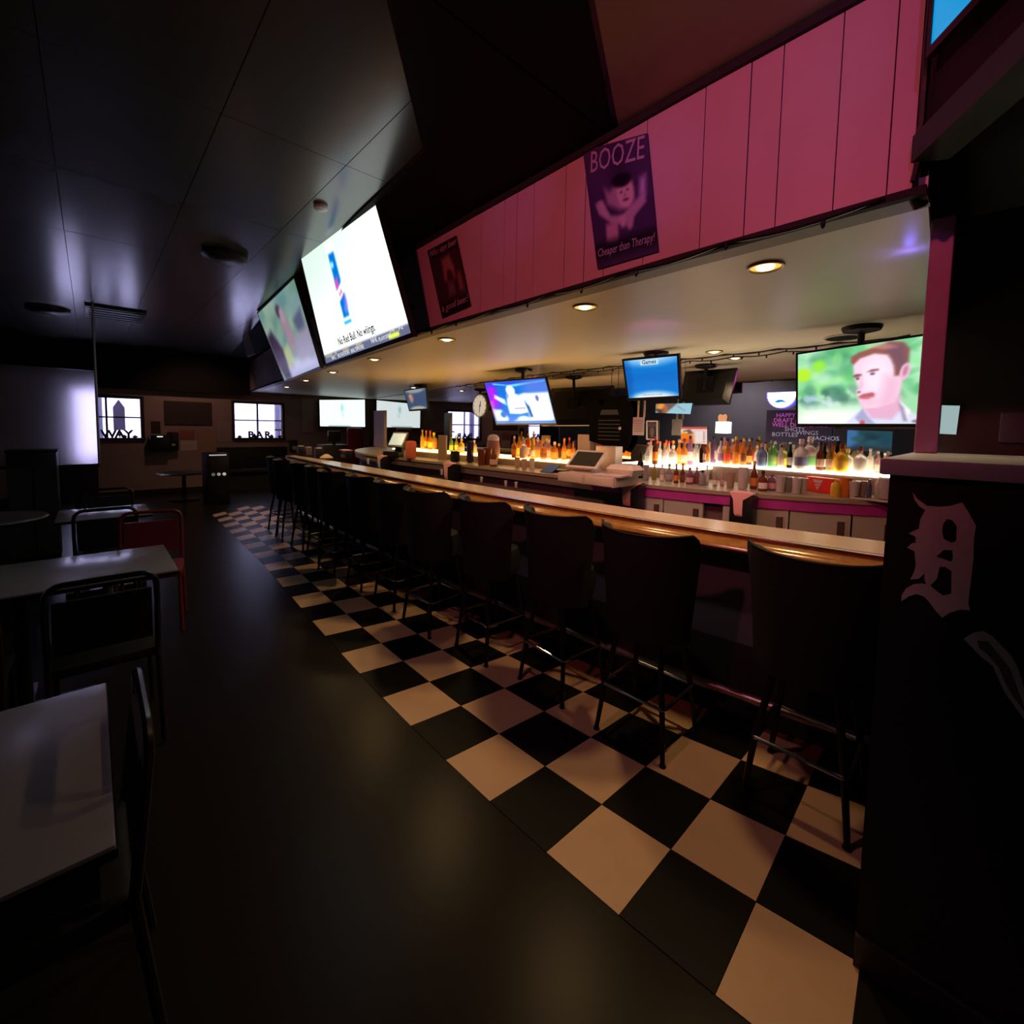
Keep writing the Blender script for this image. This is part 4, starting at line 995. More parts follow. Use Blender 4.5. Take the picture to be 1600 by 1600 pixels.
# small pale panel beyond it on the soffit
q = [at(374, 512, 0, 1.98), at(384, 508, 0, 1.96), at(398, 552, 0, 2.0), at(386, 558, 0, 2.02)]
t = thing('hanging_card', 'mauve card hanging left of the dim television', 'card', sum(q) / 4); qc = sum(q) / 4
part('card', MB().hexa([p - qc for p in q] + [p - qc + np.array([.02, 0, 0]) for p in q]), mat('mauve_card', (.35, .22, .27), .6), t, 0)
part('hanger', MB().tube([(0, 0, .1), (0, 0, ZC - qc[2])], .004, 6), GUNMETAL, t)

# football television
pc = Pic(96, 66, (.0, .42, .82))
pc.poly([(0, 0), (.16, 0), (.16, .6), (.10, .6), (0, .5)], (.72, .06, .95), .06); pc.rect(0, .45, .05, .8, (.95, .3, .85), .04)
pc.rect(0, 0, 1, .10, (.16, .28, .80), .05); pc.poly([(.14, .03), (.40, .09), (.98, .03), (.98, .06), (.5, .13), (.14, .06)], (.45, .85, .95), .01)
pc.ell((.85, .2), (.25, .2), (.35, .48, .85), .8, 0, .8)
pc.rect(.62, .30, 1, 1, (.97, .98, 1), .03); pc.ell((.62, .38), (.12, .08), (.9, .95, 1), .6)
pc.ell((.415, .22), (.075, .12), (.90, .97, 1), .25)
pc.poly([(.34, .30), (.50, .30), (.62, .48), (.66, .72), (.48, .78), (.30, .76), (.30, .52)], (.97, .99, 1), .02)
pc.poly([(.12, .30), (.28, .42), (.28, .55), (.22, .50), (.10, .38)], (.93, .97, 1), .02)
pc.poly([(0.02, .65), (.16, .66), (.26, .86), (.24, .98), (0.02, .98)], (.96, .98, 1), .03)
pc.ell((.18, .78), (.05, .07), (.02, .45, .8), .5); pc.rect(.27, .78, .60, .94, (.03, .48, .88), .02)
pc.ell((.52, .92), (.12, .10), (.85, .95, 1), .4); pc.poly([(.60, .48), (.66, .60), (.68, .85), (.64, .85)], (.05, .35, .6), .01)
pc.ell((.345, .33), (.02, .06), (.55, .66, .9), .4); pc.ell((.81, .42), (.025, .07), (.35, .45, .7), .5)
pc.rect(0, .93, 1, 1, (.08, .45, .80), .015); pc.rect(.35, .915, .95, .935, (.92, .94, .96), .008)
tv('football television hanging above the amber bottle shelf', tv_corners((776, 662), (869, 661), (757, 598), (852, 591), 4.15, 4.15), pc, 1.25, mount='ceiling', bezel=.012)
# blue television
pc = Pic(64, 44, (.02, .47, .84))
pc.ell((.5, -.12), (.62, .28), (.62, .82, .97), .7); pc.ell((.5, 1.12), (.52, .26), (.90, .97, 1), .5)
pc.rect(.0, .35, 1, .62, (.02, .42, .80), .05, .6); pc.ell((0, .5), (.12, .6), (.0, .33, .68), .9, 0, .6)
pc.rect(.32, .035, .66, .16, (.82, .93, .97), .01)
b2, s2, inn, (ex, ey, n) = tv('blue screen television hanging in front of the mirror', tv_corners((983, 622), (1061, 618), (975, 564), (1058, 556), 4.05, 4.05), pc, 1.0, mount='ceiling', bezel=.02)
part('screen_text', text('Games', .055, plane_map(scr_map(inn, .49, .13, n), ex, ey, n), .0008, bold=.001), mat('sign_navy', (.0, .10, .25), .6), b2)
part('screen_text', text('CLICK BUTTON TO START', .018, plane_map(scr_map(inn, .5, .955, n), ex, ey, n), .0008), mat('sign_navy', (.0, .10, .25), .6), b2)
# small television far left
pc = Pic(40, 34, (.26, .34, .48))
pc.ell((.5, .02), (.42, .16), (.62, .66, .66), .5); pc.ell((.5, .99), (.42, .14), (.74, .74, .66), .5); pc.ell((.25, .42), (.10, .22), (.80, .56, .45), .7); pc.ell((.2, .3), (.05, .06), (.9, .7, .5), .7)
tv('small grey-blue television hanging left of the mirror clock', tv_corners((640, 640), (668, 638), (632, 611), (665, 606), 4.45, 4.42), pc, .8, mount='ceiling', bezel=.02)
# right television: man outdoors
pc = Pic(150, 92, (.62, .86, .66))
pc.blobs(90, (0, 0, .62, .62), (.03, .10), [(.35, .72, .42), (.62, .92, .55), (.50, .85, .60), (.78, .95, .80), (.30, .60, .45)], .5)
pc.blobs(30, (.82, 0, 1, .6), (.03, .07), [(.30, .68, .42), (.55, .88, .60), (.75, .95, .80)], .5)
pc.ell((.05, .30), (.07, .09), (.72, .92, .15), .7, 0, .9); pc.ell((.19, .20), (.06, .08), (.60, .92, .25), .8, 0, .9)
pc.blobs(14, (0, .5, .5, .75), (.03, .07), [(.22, .42, .36), (.36, .55, .50)], .55)
pc.blobs(14, (.08, .62, .35, .78), (.015, .04), [(.62, .76, .82), (.80, .88, .90)], .6)
pc.rect(0, .76, .62, 1, (.88, .97, .88), .08); pc.ell((.28, .95), (.3, .12), (.96, 1, .94), .8)
pc.poly([(.42, 1), (.49, .88), (.56, .78), (.66, .86), (.84, .80), (.93, .86), (1, .93), (1, 1)], (.86, .86, .96), .015)
pc.poly([(.56, .80), (.60, .90), (.66, 1.0), (.54, 1.0), (.50, .92)], (.66, .66, .80), .012)
pc.poly([(.55, .76), (.60, .70), (.84, .66), (.86, .82), (.78, .95), (.63, .93)], (.90, .68, .80), .02)
pc.poly([(.84, .72), (.92, .84), (.90, .95), (.86, .86)], (.95, .95, .99), .01)
pc.poly([(.83, .74), (.87, .80), (.90, .97), (.87, .97)], (.50, .46, .56), .012, .7)
face = [(.475, .22), (.50, .14), (.60, .10), (.74, .12), (.80, .25), (.86, .30), (.84, .62), (.80, .74), (.68, .80), (.58, .80), (.535, .72), (.515, .64), (.505, .58), (.525, .53), (.49, .42)]
pc.poly(face, (.97, .82, .90), .012)
pc.ell((.66, .40), (.10, .22), (1, .92, .97), 1.0, 0, .8); pc.ell((.60, .70), (.06, .07), (.93, .74, .83), .8, 0, .7)
pc.poly([(.72, .40), (.83, .44), (.83, .72), (.74, .80), (.68, .80)], (.92, .70, .82), .05, .7)
hair = [(.455, .20), (.46, .13), (.52, .085), (.66, .04), (.76, .0), (.85, .03), (.90, .12), (.89, .28), (.845, .31), (.83, .42), (.795, .42), (.79, .30), (.77, .22), (.745, .16), (.64, .125), (.53, .165), (.48, .235)]
pc.poly(hair, (.58, .36, .32), .014); pc.poly([(.74, .04), (.86, .06), (.88, .28), (.83, .40), (.78, .22), (.74, .13)], (.45, .32, .40), .03, .8)
pc.ell((.70, .05), (.10, .03), (.85, .62, .60), .8, .3, .5)
pc.ell((.87, .38), (.035, .10), (.93, .72, .82), .3, .15); pc.ell((.872, .37), (.018, .06), (.78, .52, .62), .6, .15)
pc.poly([(.475, .38), (.50, .355), (.545, .36), (.545, .385), (.49, .40)], (.55, .33, .36), .008)
pc.poly([(.585, .345), (.62, .315), (.675, .315), (.68, .335), (.62, .345)], (.55, .33, .36), .008)
pc.ell((.515, .415), (.016, .018), (.50, .34, .42), .6); pc.ell((.63, .37), (.020, .016), (.50, .34, .42), .6)
pc.ell((.528, .59), (.016, .012), (.62, .32, .40), .6); pc.poly([(.55, .38), (.56, .50), (.54, .57), (.52, .55)], (.88, .68, .78), .012, .6)
pc.poly([(.525, .645), (.56, .615), (.63, .60), (.655, .62), (.645, .66), (.58, .665), (.535, .675)], (.72, .38, .42), .012)
pc.ell((.585, .672), (.035, .014), (.85, .45, .52), .5)
pc.rect(.62, .905, .80, .925, (.80, .74, .84), .01, .7); pc.ell((.56, .985), (.02, .03), (.80, .35, .38), .4); pc.ell((.965, .97), (.035, .02), (.50, .46, .58), .5); pc.rect(.90, .895, .97, .91, (.85, .85, .8), .01)
tv('large television showing a man outdoors beside the pink post', tv_corners((1247, 662), (1440, 662), (1247, 554), (1446, 524.5), 4.0, 4.0), pc, 1.12, mount='ceiling', bezel=.014)
# far wall television
pc = Pic(48, 30, (.93, .99, .98)); pc.ell((.48, .3), (.03, .15), (.62, .86, .84), .8); pc.ell((.50, .55), (.025, .08), (.75, .92, .90), .8); pc.rect(.18, .965, .66, 1, (.5, .6, .6), .02)
y_ = YF - .12
tv('white glowing television on the far wall above bar end', (at(499, 625, 1, y_), at(570, 624.5, 1, y_), at(570.5, 667, 1, y_), at(500, 666, 1, y_)), pc, 1.15, bezel=.03, thick=.06)
# cyan screen up on the soffit return
nn = np.array([-.54, .84, 0]); o_ = np.array([cpt[0], cpt[1], 0])
def on_diag(u, v, off):
    d = ray(u, v); q = o_ + nn * off; k = np.dot(q - EYEV, nn) / np.dot(d, nn); return EYEV + k * d
a_, b_ = on_diag(1447, 0, .05), on_diag(1456, 72, .05); c_ = on_diag(1522, 0, .05)
e1 = c_ - b_; dirx = np.array([dv[0], dv[1], 0.0]); 
pc = Pic(8, 8, (.0, .62, .88))
TLc = b_ + np.array([0, 0, .42]); BLc = b_; BRc = b_ + e1 * (1.0 / np.linalg.norm(e1)) * .75; TRc = BRc + np.array([0, 0, .42])
tv('cyan screen at the top right corner over the half wall', (TLc, TRc, BRc, BLc), pc, .9, bezel=.015, thick=.03)

# =================================================================== POSTERS on the soffit
def poster(label, uv, pic, name='wall_poster'):
    P = []
    for u, v in uv:
        p = at(u, v, 0, 1.94); x = sof(p[1]) - .004; p = at(u, v, 0, x); P.append(p)
    c = sum(P) / 4; t = thing(name, label, 'poster', c)
    inn = [p - c for p in P]; n = np.array([-1.0, 0, 0])
    back = [p + n * .001 for p in inn]; mb = MB().hexa([p - n * .0 for p in inn] + back)
    part('backing', mb, BLACK, t, 0)
    obj('print', pic_mesh('print', pic, *[p for p in inn], attr_mat('print_' + label[:18], 0), .0022), t)
    return t, inn
pc = Pic(56, 96, (.25, .19, .38))
pc.blobs(14, (0, 0, 1, .25), (.1, .25), [(.34, .26, .48), (.20, .15, .30)], .5)
pc.poly([(.10, .47), (.20, .45), (.34, .60), (.52, .62), (.66, .56), (.88, .48), (.90, .56), (.70, .66), (.66, .74), (.60, .76), (.56, .70), (.36, .68), (.14, .56)], (.70, .62, .76), .015)
pc.poly([(.28, .36), (.36, .40), (.44, .36), (.58, .30), (.72, .36), (.74, .52), (.66, .56), (.50, .58), (.40, .54), (.30, .50)], (.66, .58, .70), .03)
pc.ell((.60, .44), (.13, .13), (.82, .74, .82), .25); pc.ell((.56, .33), (.15, .06), (.10, .07, .16), .4); pc.ell((.64, .42), (.02, .008), (.15, .1, .2), .6); pc.ell((.54, .43), (.02, .008), (.15, .1, .2), .6); pc.ell((.60, .50), (.05, .01), (.35, .2, .3), .6); pc.ell((.59, .46), (.012, .02), (.6, .5, .6), .6)
pc.poly([(.24, .66), (.44, .66), (.42, .82), (.30, .84), (.22, .80)], (.72, .60, .72), .02); pc.poly([(.48, .62), (.56, .62), (.55, .72), (.48, .72)], (.80, .70, .80), .02)
pc.poly([(.84, .36), (.92, .34), (.90, .50), (.80, .50)], (.75, .72, .95), .04); pc.poly([(.16, .46), (.24, .46), (.30, .60), (.22, .58)], (.75, .68, .8), .02)
pc.rect(.0, .80, 1, .93, (.09, .07, .14), .04)
pA, inn = poster('purple-lit movie style poster with a smiling man in tuxedo', [(911, 236), (1012, 208), (1029, 393), (934, 421)], pc)
LIGHTINK = mat('pale_lilac_ink', (.42, .37, .52), .5)
eyp = np.array([0, 0, 1.]); nP = np.array([-1., 0, 0]); 
def poster_text(t, inn, s, size, u, v, sq=1.0, align='CENTER', m=LIGHTINK):
    o = inn[0] * (1 - u) * (1 - v) + inn[1] * u * (1 - v) + inn[2] * u * v + inn[3] * (1 - u) * v + nP * .0026
    e = (inn[1] - inn[0]) * (1 - v) + (inn[2] - inn[3]) * v; e = e / np.linalg.norm(e)
    part('lettering', text(s, size, plane_map(o, e, eyp, nP), .0006, align, sq), m, t)
poster_text(pA, inn, 'BOOZE', .15, .5, .20, .66)
poster_text(pA, inn, 'Cheaper than Therapy!', .058, .5, .905, .60)
pc = Pic(44, 72, (.26, .20, .20))
pc.rect(0, 0, 1, .16, (.16, .12, .16), .02); pc.rect(0, .83, 1, 1, (.14, .10, .14), .02)
pc.poly([(.40, .22), (.66, .20), (.74, .38), (.72, .56), (.62, .52), (.56, .48), (.52, .60), (.36, .52)], (.62, .46, .42), .04)
pc.ell((.56, .50), (.10, .10), (.30, .18, .26), .5); pc.poly([(.44, .60), (.62, .58), (.64, .74), (.40, .76)], (.46, .38, .48), .04); pc.poly([(.80, .5), (.9, .5), (.9, .75), (.78, .72)], (.6, .42, .42), .05)
pB, inn = poster('small brown vintage beer poster left of the purple one', [(668, 392), (713, 368), (736, 478), (691, 497)], pc)
poster_text(pB, inn, 'Who says beer', .075, .5, .115, .8, m=mat('dusty_ink', (.45, .36, .42), .6))
poster_text(pB, inn, "is good beer!", .075, .5, .925, .85, m=mat('dusty_ink', (.45, .36, .42), .6))

# =================================================================== DOWNLIGHTS
def make_down(label):
    t = thing('downlight', label, 'light', (0, 0, 0), 0, 'round downlights in the low ceiling')
    part('trim_ring', MB().tube([(.072 * math.cos(a), .072 * math.sin(a), -.004) for a in np.linspace(0, 2 * math.pi, 24, endpoint=False)], .007, 8, closed=True), CANRING, t)
    part('reflector', MB().lathe([(.0, -.002), (.068, -.002), (.068, -.0035), (.0, -.0035)], 24), CANREF, t)
    part('bulb', MB().lathe([(.0, -.0036), (.040, -.0036), (.034, -.012), (.018, -.017), (.0, -.019)], 20), BULB, t)
    return t
dl_px = [(1196, 416), (914, 479), (698, 530), (585, 561), (520, 581), (478, 594), (448, 604)]
rows_l = ['nearest', 'second', 'third', 'fourth', 'fifth', 'sixth', 'seventh']
pd = None; DL = []
for k_, (u, v) in enumerate(dl_px):
    p = at(u, v, 2, ZL); lab = '%s lit downlight of front row above the bar%s' % (rows_l[k_], ' from right' if k_ else ' at right')
    if pd is None: o = pd = make_down(lab)
    else: o = copy_tree(pd); o['label'] = lab
    o.location = (p[0], p[1], ZL); DL.append(p)
    l = light('downlight_lamp', 'SPOT', (p[0], p[1], ZL - .03), 36, (1.0, .62, .26), (p[0], p[1], 0), .05, 140, .6)
for u, v, lab in ((1116, 549, 'lit downlight of back row right of blue television'), (646, 605, 'lit downlight of back row behind the small television')):
    p = at(u, v, 2, ZL); o = copy_tree(pd); o['label'] = lab; o.location = (p[0], p[1], ZL)
    light('downlight_lamp', 'SPOT', (p[0], p[1], ZL - .03), 16, (1.0, .72, .40), (p[0], p[1], 0), .05, 140, .6)

# string light cables
def cable(label, pts, r, nb, seedz, bulbm):
    c = np.array(pts[len(pts) // 2]); t = thing('string_lights', label, 'string lights', c)
    fine = []
    for (a, b) in zip(pts[:-1], pts[1:]):
        a, b = np.array(a), np.array(b)
        for f in np.linspace(0, 1, 7)[:-1]:
            q = a + (b - a) * f; q[2] -= .018 * math.sin(f * math.pi); fine.append(q - c)
    fine.append(np.array(pts[-1]) - c)
    part('wire', MB().tube(fine, r, 6), BLACKPL, t)
    for k in range(nb):
        q = fine[int((k + .5) * (len(fine) - 1) / nb)]
        part('socket', MB().lathe([(.006, 0), (.008, -.012), (.007, -.022), (.002, -.03)], 8, tuple(q)), bulbm, t)
cable('black string light wire along the bottom edge of the soffit', [(sof(y) - .02, y, ZL + .002) for y in np.arange(.3, 6.4, .5)], .006, 16, 0, BLACKPL)
cable('black string light wire where ceiling meets the mirror', [(mir(y) - .1, y, ZL - .012) for y in np.arange(.5, 7.2, .45)], .006, 26, 0, BLACKPL)
# round black ceiling speaker by right television and a hook
p = at(1318, 526, 2, ZL)
t = thing('ceiling_speaker', 'round dark ceiling speaker above the large television', 'speaker', (p[0], p[1], ZL)); part('grille', MB().lathe([(0, -.001), (.12, -.001), (.12, -.012), (.1, -.018), (0, -.019)], 24), GUNMETAL, t); part('trim_ring', MB().lathe([(.121, -.001), (.132, -.001), (.132, -.008), (.121, -.012)], 24), IVORY, t)
p = at(1440, 322, 2, ZL)
single('cable_hook', MB().tube([(0, 0, 0), (0, .0, -.05), (.02, -.01, -.075), (.05, -.02, -.06), (.055, -.02, -.03)], .014, 8), BLACKPL, 'black curled cable end at the soffit corner', 'cable', (1.95, .235, ZL + .05))
mb = MB(); pts = [(1.905 + random.uniform(-.012, .008), .225 + random.uniform(-.006, .006), z) for z in np.linspace(2.36, 3.0, 12)]
single('hanging_cable', MB().tube(pts, .009, 6), BLACKPL, 'black cable running down the near end of soffit', 'cable')
# ceiling vents and smoke disc
p = at(180, 490, 2, ZC); t = thing('ceiling_vent', 'square black ceiling vent near the blue-lit tiles', 'vent', (p[0], p[1], ZC)); part('frame', MB().box((0, 0, -.015), (.62, .9, .028), bev=.006), BLACKPL, t)
for k in range(5): part('slat', MB().box((0, -.34 + k * .17, -.034), (.54, .05, .01)), GUNMETAL, t)
p = at(75, 482, 2, ZC); single('ceiling_speaker', MB().lathe([(0, -.001), (.22, -.001), (.22, -.03), (.16, -.06), (0, -.065)], 22), BLACKPL, 'round black ceiling fixture left of the square vent', 'speaker', (p[0], p[1], ZC))
p = at(352, 397, 2, ZC); single('ceiling_disc', MB().lathe([(0, -.001), (.17, -.001), (.18, -.03), (.12, -.055), (0, -.06)], 22), BLACKPL, 'round black ceiling disc left of the bright television', 'vent', (p[0], p[1], ZC))
p = at(501, 322, 2, ZC); single('smoke_detector', MB().lathe([(0, -.001), (.045, -.001), (.045, -.02), (.03, -.03), (0, -.03)], 16), IVORY, 'small white detector on ceiling above the bright television', 'detector', (p[0], p[1], ZC))

# =================================================================== SIGNS and reflections of the opposite wall, set flat on the mirror
def wallpt(u, v, off=.02):
    x = 4.62 - off
    for _ in range(6):
        p = at(u, v, 0, x); x = mir(max(p[1], -1.4)) - off
    return at(u, v, 0, x)
def sign(name, label, cat, uv, pic=None, emit=0, m=None, thick=.015, off=.012, frame=None):
    P = [wallpt(u, v, off) for u, v in uv]; c = sum(P) / 4; t = thing(name, label, cat, c); inn = [p - c for p in P]
    ex = inn[1] - inn[0]; ex = ex / np.linalg.norm(ex); n = np.cross(ex, (0, 0, 1)); n = n / np.linalg.norm(n)
    part('board', MB().hexa([p - n * thick * .5 for p in inn] + [p for p in inn]), m or BLACKPL, t, 0)
    if pic is not None: obj('face', pic_mesh('face', pic, *inn, attr_mat('sign_' + label[:22], emit), .0015), t)
    if frame is not None:
        for i in range(4): part('frame_bar', MB().tube([inn[i] + n * .004, inn[(i + 1) % 4] + n * .004], .009, 6), frame, t)
    return t, inn, n
# clock
p = wallpt(750, 634, .03); k = depth(p) / F
t = thing('wall_clock', 'white round clock on mirror left of football television', 'clock', p)
rad = 17 * k
part('rim', MB().lathe([(rad * 1.06, .02), (rad * 1.06, -.012), (rad * .98, -.018), (rad * .98, .0)], 28, axis=0), mat('grey_rim', (.25, .24, .26), .4), t)
part('dial', MB().lathe([(0, .004), (rad, .004), (rad, -.006), (0, -.006)], 28, axis=0), mat('clock_white_glow', (.9, .95, .95), .5, emit=.30, ecol=(.85, 1, 1)), t)  # dial given a faint glow to lift it, no backlight seen
part('hour_hand', MB().box((-.010, -.02, .03), (.004, .015, rad * .5)), BLACKPL, t); part('minute_hand', MB().box((-.012, .0, -.05), (.004, .012, rad * .75)), BLACKPL, t)
for a in range(12): part('hour_mark', MB().box((-.008, rad * .85 * math.sin(a * math.pi / 6), rad * .85 * math.cos(a * math.pi / 6)), (.003, .012, .02)), BLACKPL, t)
# orange burger menu; picture strip, beer light, menu board stand in for reflections
pc = Pic(40, 28, (.92, .82, .78)); pc.rect(0, 0, 1, .12, (.80, .25, .22), .03); pc.ell((.22, .60), (.28, .26), (.95, .48, .10), .5); pc.poly([(.08, .25), (.35, .15), (.5, .4), (.2, .42)], (.42, .32, .30), .04); pc.ell((.2, .35), (.08, .06), (1, .8, .4), .5); pc.rect(.0, .75, .5, 1, (.90, .35, .08), .05)
for k in range(5): pc.rect(.58, .32 + k * .12, .92, .36 + k * .12, (.98, .97, .95), .02); pc.rect(.86, .30 + k * .13, .9, .36 + k * .13, (.55, .2, .2), .02)
sign('menu_sign', 'glowing orange and white food menu sign above bottles', 'sign', [(1064, 667), (1105, 667), (1105, 694), (1064, 692)], pc, .95)
pc = Pic(44, 16, (.62, .80, .86)); pc.poly([(0, 0), (.6, 0), (.3, 1), (0, 1)], (.45, .36, .34), .04); pc.ell((.15, .3), (.12, .35), (.95, .62, .25), .6); pc.ell((.28, .6), (.08, .4), (.72, .40, .25), .6); pc.poly([(.62, .2), (.85, .7), (.84, .76), (.6, .3)], (.5, .6, .65), .02); pc.ell((.05, .9), (.04, .12), (1, 1, 1), .5); pc.rect(0, .6, .18, 1, (.16, .12, .16), .1, .7)
sign('reflected_picture', 'wide glowing picture strip below the blue television', 'sign', [(1025, 631), (1082, 630), (1079, 647), (1024, 645)], pc, .95)  # picture of a reflected television laid flat on the mirror
t, inn, n = sign('menu_board', 'dark menu board with violet writing left of large television', 'sign', [(1198, 641), (1300, 640), (1300, 692), (1196, 690)], None, 0, mat('navy_board', (.02, .02, .05), .4))
VI = mat('violet_chalk', (.45, .12, .55), .6, emit=.22, ecol=(.55, .10, .75)); BI = mat('pale_chalk', (.3, .32, .5), .6, emit=.15, ecol=(.3, .45, .7))  # chalk lettering given a faint glow
exs = inn[1] - inn[0]; exs = exs / np.linalg.norm(exs)
def sgn_text(t, inn, n, s, size, u, v, m, sq=1., al='LEFT'):
    o = inn[0] * (1 - u) * (1 - v) + inn[1] * u * (1 - v) + inn[2] * u * v + inn[3] * (1 - u) * v + n * .002
    part('lettering', text(s, size, plane_map(o, exs, (0, 0, 1), n), .0006, al, sq), m, t)
for s_, u, v, m_ in (('HAPPY HOUR', .16, .22, VI), ('DRAFT BEER 3.00', .12, .38, VI), ('WELL DRINKS 4.00', .10, .52, VI), ('SHOTS', .30, .66, BI), ('BOTTLES', .10, .82, BI), ('WINGS', .48, .76, BI), ('NACHOS', .68, .92, BI)):
    sgn_text(t, inn, n, s_, .052, u, v, m_)
# beer light: half disc with ridge
p = wallpt(1221, 622, .05); k = depth(p) / F
t = thing('beer_light', 'white half-round lit sign with blue ridge above menu board', 'sign', p)
r_ = 20 * k
pl = [(-r_, r_ * .45)] + [(-r_ * math.cos(a), r_ * .30 - r_ * 1.05 * math.sin(a)) for a in np.linspace(0, math.pi, 16)] + [(r_, r_ * .45)]
fm = lambda off: (lambda a, b, c: (-c - off, -a, b))
part('housing', flat([[(x * 1.10, y * 1.08) for x, y in pl]], fm(-.03), .028), NEONP, t)
part('lit_face', flat([pl], fm(0), .004), NEONW, t)
part('ridge', flat([[(-.5 * r_, -.28 * r_), (-.2 * r_, -.12 * r_), (.1 * r_, -.14 * r_), (.3 * r_, -.28 * r_), (.55 * r_, -.42 * r_), (.1 * r_, -.30 * r_), (-.25 * r_, -.36 * r_)]], fm(.0045), .002), NEONB, t)
# bear-shaped card on white card, both given a glow
p = wallpt(1128, 677, .03); k = depth(p) / F
t = thing('card_figure', 'white card topped by a tan ear-shaped cut-out above bottles', 'sign', p)
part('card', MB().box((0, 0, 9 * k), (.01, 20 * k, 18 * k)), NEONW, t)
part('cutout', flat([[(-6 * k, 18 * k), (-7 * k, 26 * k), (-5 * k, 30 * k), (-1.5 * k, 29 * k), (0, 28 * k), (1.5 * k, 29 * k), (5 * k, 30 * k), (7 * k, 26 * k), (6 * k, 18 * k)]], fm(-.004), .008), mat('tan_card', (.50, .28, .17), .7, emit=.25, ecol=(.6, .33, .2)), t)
# framed photo left, hanging note, teal picture below the large television
pc = Pic(16, 26, (.22, .18, .19)); pc.ell((.5, .6), (.2, .3), (.45, .4, .4), .5); pc.rect(.1, .1, .9, .3, (.35, .3, .32), .05)
sign('photo_frame', 'white framed dark photo right of the hanging note', 'picture', [(1011, 658), (1027, 658), (1027, 687), (1011, 686)], pc, 0, None, frame=PAPER)
pc = Pic(50, 28, (.14, .36, .42)); pc.ell((.1, .4), (.16, .7), (.30, .55, .82), .7); pc.blobs(12, (.2, .1, .9, .9), (.06, .16), [(.10, .30, .46), (.22, .44, .50), (.08, .22, .34), (.20, .42, .38)], .6); pc.rect(.0, .85, 1, 1, (.06, .10, .10), .1, .7)
sign('wall_screen', 'dim teal screen just below the large television', 'screen', [(1324, 672), (1395, 674), (1393, 706), (1323, 704)], pc, .55)
sign('paper_notice', 'pale blank notice right of the pink post', 'notice', [(1459, 633), (1500, 634), (1494, 679), (1455, 677)], Pic(6, 6, (.74, .86, .86)), .62, PAPER, off=.135)  # paper given a glow of its own
p = at(1590, 668, 0, 4.47)
single('shelf_item', MB().box((0, 0, 0), (.04, .16, .2), bev=.01), mat('dusky_cloth', (.10, .08, .12), .7), 'dim grey cloth hanging on the dark right wall', 'cloth', (4.475, p[1], p[2]))

# hanging note with ribbons, black shirt, left of it; all hang from the ceiling line
p = at(998, 652, 0, 4.2); k = depth(p) / F
t = thing('hanging_note', 'beige handwritten note hanging on ribbons below blue television', 'note', p)
part('paper', MB().box((0, 0, -14 * k), (.004, 20 * k, 28 * k)), PAPER, t)
for dy in (-8, 1): part('ribbon', MB().box((.0, dy * k * 1.2, 15 * k), (.004, 3 * k, 30 * k)), mat('yellow_ribbon', (.6, .5, .28), .7), t)
part('ribbon', MB().tube([(0, 0, 28 * k), (0, .02, 50 * k), (0, .0, ZL - .01 - p[2])], .004, 6), PAPER, t)
for k_ in range(5): part('line', MB().box((-.0026, 0, -(6 + 4 * k_) * k), (.0006, 14 * k, .8 * k)), CARD, t)
p = at(954, 622, 0, 4.54); k = depth(p) / F
def shp(px): return [((954 - u) * k * 1.35, (622 - v) * k) for u, v in px]
t = thing('black_shirt', 'black shirt hung flat above the register boxes', 'shirt', p)
part('cloth', flat([shp([(924, 640), (926, 626), (932, 622), (938, 628), (942, 634), (947, 622), (955, 618), (963, 620), (968, 618), (974, 619), (980, 630), (984, 640), (982, 690), (974, 706), (958, 700), (925, 690)])], lambda a, b, c: (c, a, b), .02), mat('black_cloth', (.003, .003, .0035), .95, spec=.1), t)
part('collar_print', flat([shp([(942, 640), (964, 640), (966, 648), (940, 648)])], lambda a, b, c: (-.001 - c, a, b), .001), mat('grey_print', (.05, .05, .06), .8), t)
for k_ in range(6): part('print_line', flat([shp([(938, 656 + k_ * 6), (968, 656 + k_ * 6), (968, 657.5 + k_ * 6), (938, 657.5 + k_ * 6)])], lambda a, b, c: (-.001 - c, a, b), .001), mat('grey_print', (.05, .05, .06), .8), t)
part('badge', MB().lathe([(0, -.001), (2.6 * k, -.001), (2.6 * k, -.003), (0, -.003)], 14, (0, shp([(968, 669)])[0][0], shp([(968, 669)])[0][1]), axis=0), IVORY, t)
part('hanger', MB().tube([(.01, 0, 2 * k), (.01, 0, ZL - .01 - p[2])], .004, 6), GUNMETAL, t)

# =================================================================== LEFT SIDE: tables, chairs, acrylic panel
def table(label, x0, x1, y0, y1, single_leg=True):
    cx, cy = (x0 + x1) / 2, (y0 + y1) / 2
    t = thing('dining_table', label, 'table', (cx, cy, 0), 0, 'white laminate tables on the left')
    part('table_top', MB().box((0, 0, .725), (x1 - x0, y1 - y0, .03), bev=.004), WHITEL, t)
    part('edge_band', MB().box((0, 0, .722), (x1 - x0 + .006, y1 - y0 + .006, .018)), BLACKPL, t)
    part('column', MB().lathe([(.04, .02), (.032, .06), (.032, .68), (.12, .705), (.12, .71)], 16), GUNMETAL, t)
    part('foot', MB().box((0, 0, .02), (.56, .07, .035), bev=.01), GUNMETAL, t); part('foot', MB().box((0, 0, .02), (.07, .56, .035), bev=.01), GUNMETAL, t)
    return t
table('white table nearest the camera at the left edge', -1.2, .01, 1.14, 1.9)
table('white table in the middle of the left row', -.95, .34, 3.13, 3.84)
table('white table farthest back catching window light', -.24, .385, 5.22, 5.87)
single('side_table_top', MB().lathe([(.0, .70), (.36, .70), (.38, .715), (.37, .73), (0, .73)], 28), mat('grey_laminate', (.12, .12, .14), .3), 'dim round table top at far left edge', 'table', (at(5, 808, 2, .73)[0] - .1, at(5, 808, 2, .73)[1], 0))
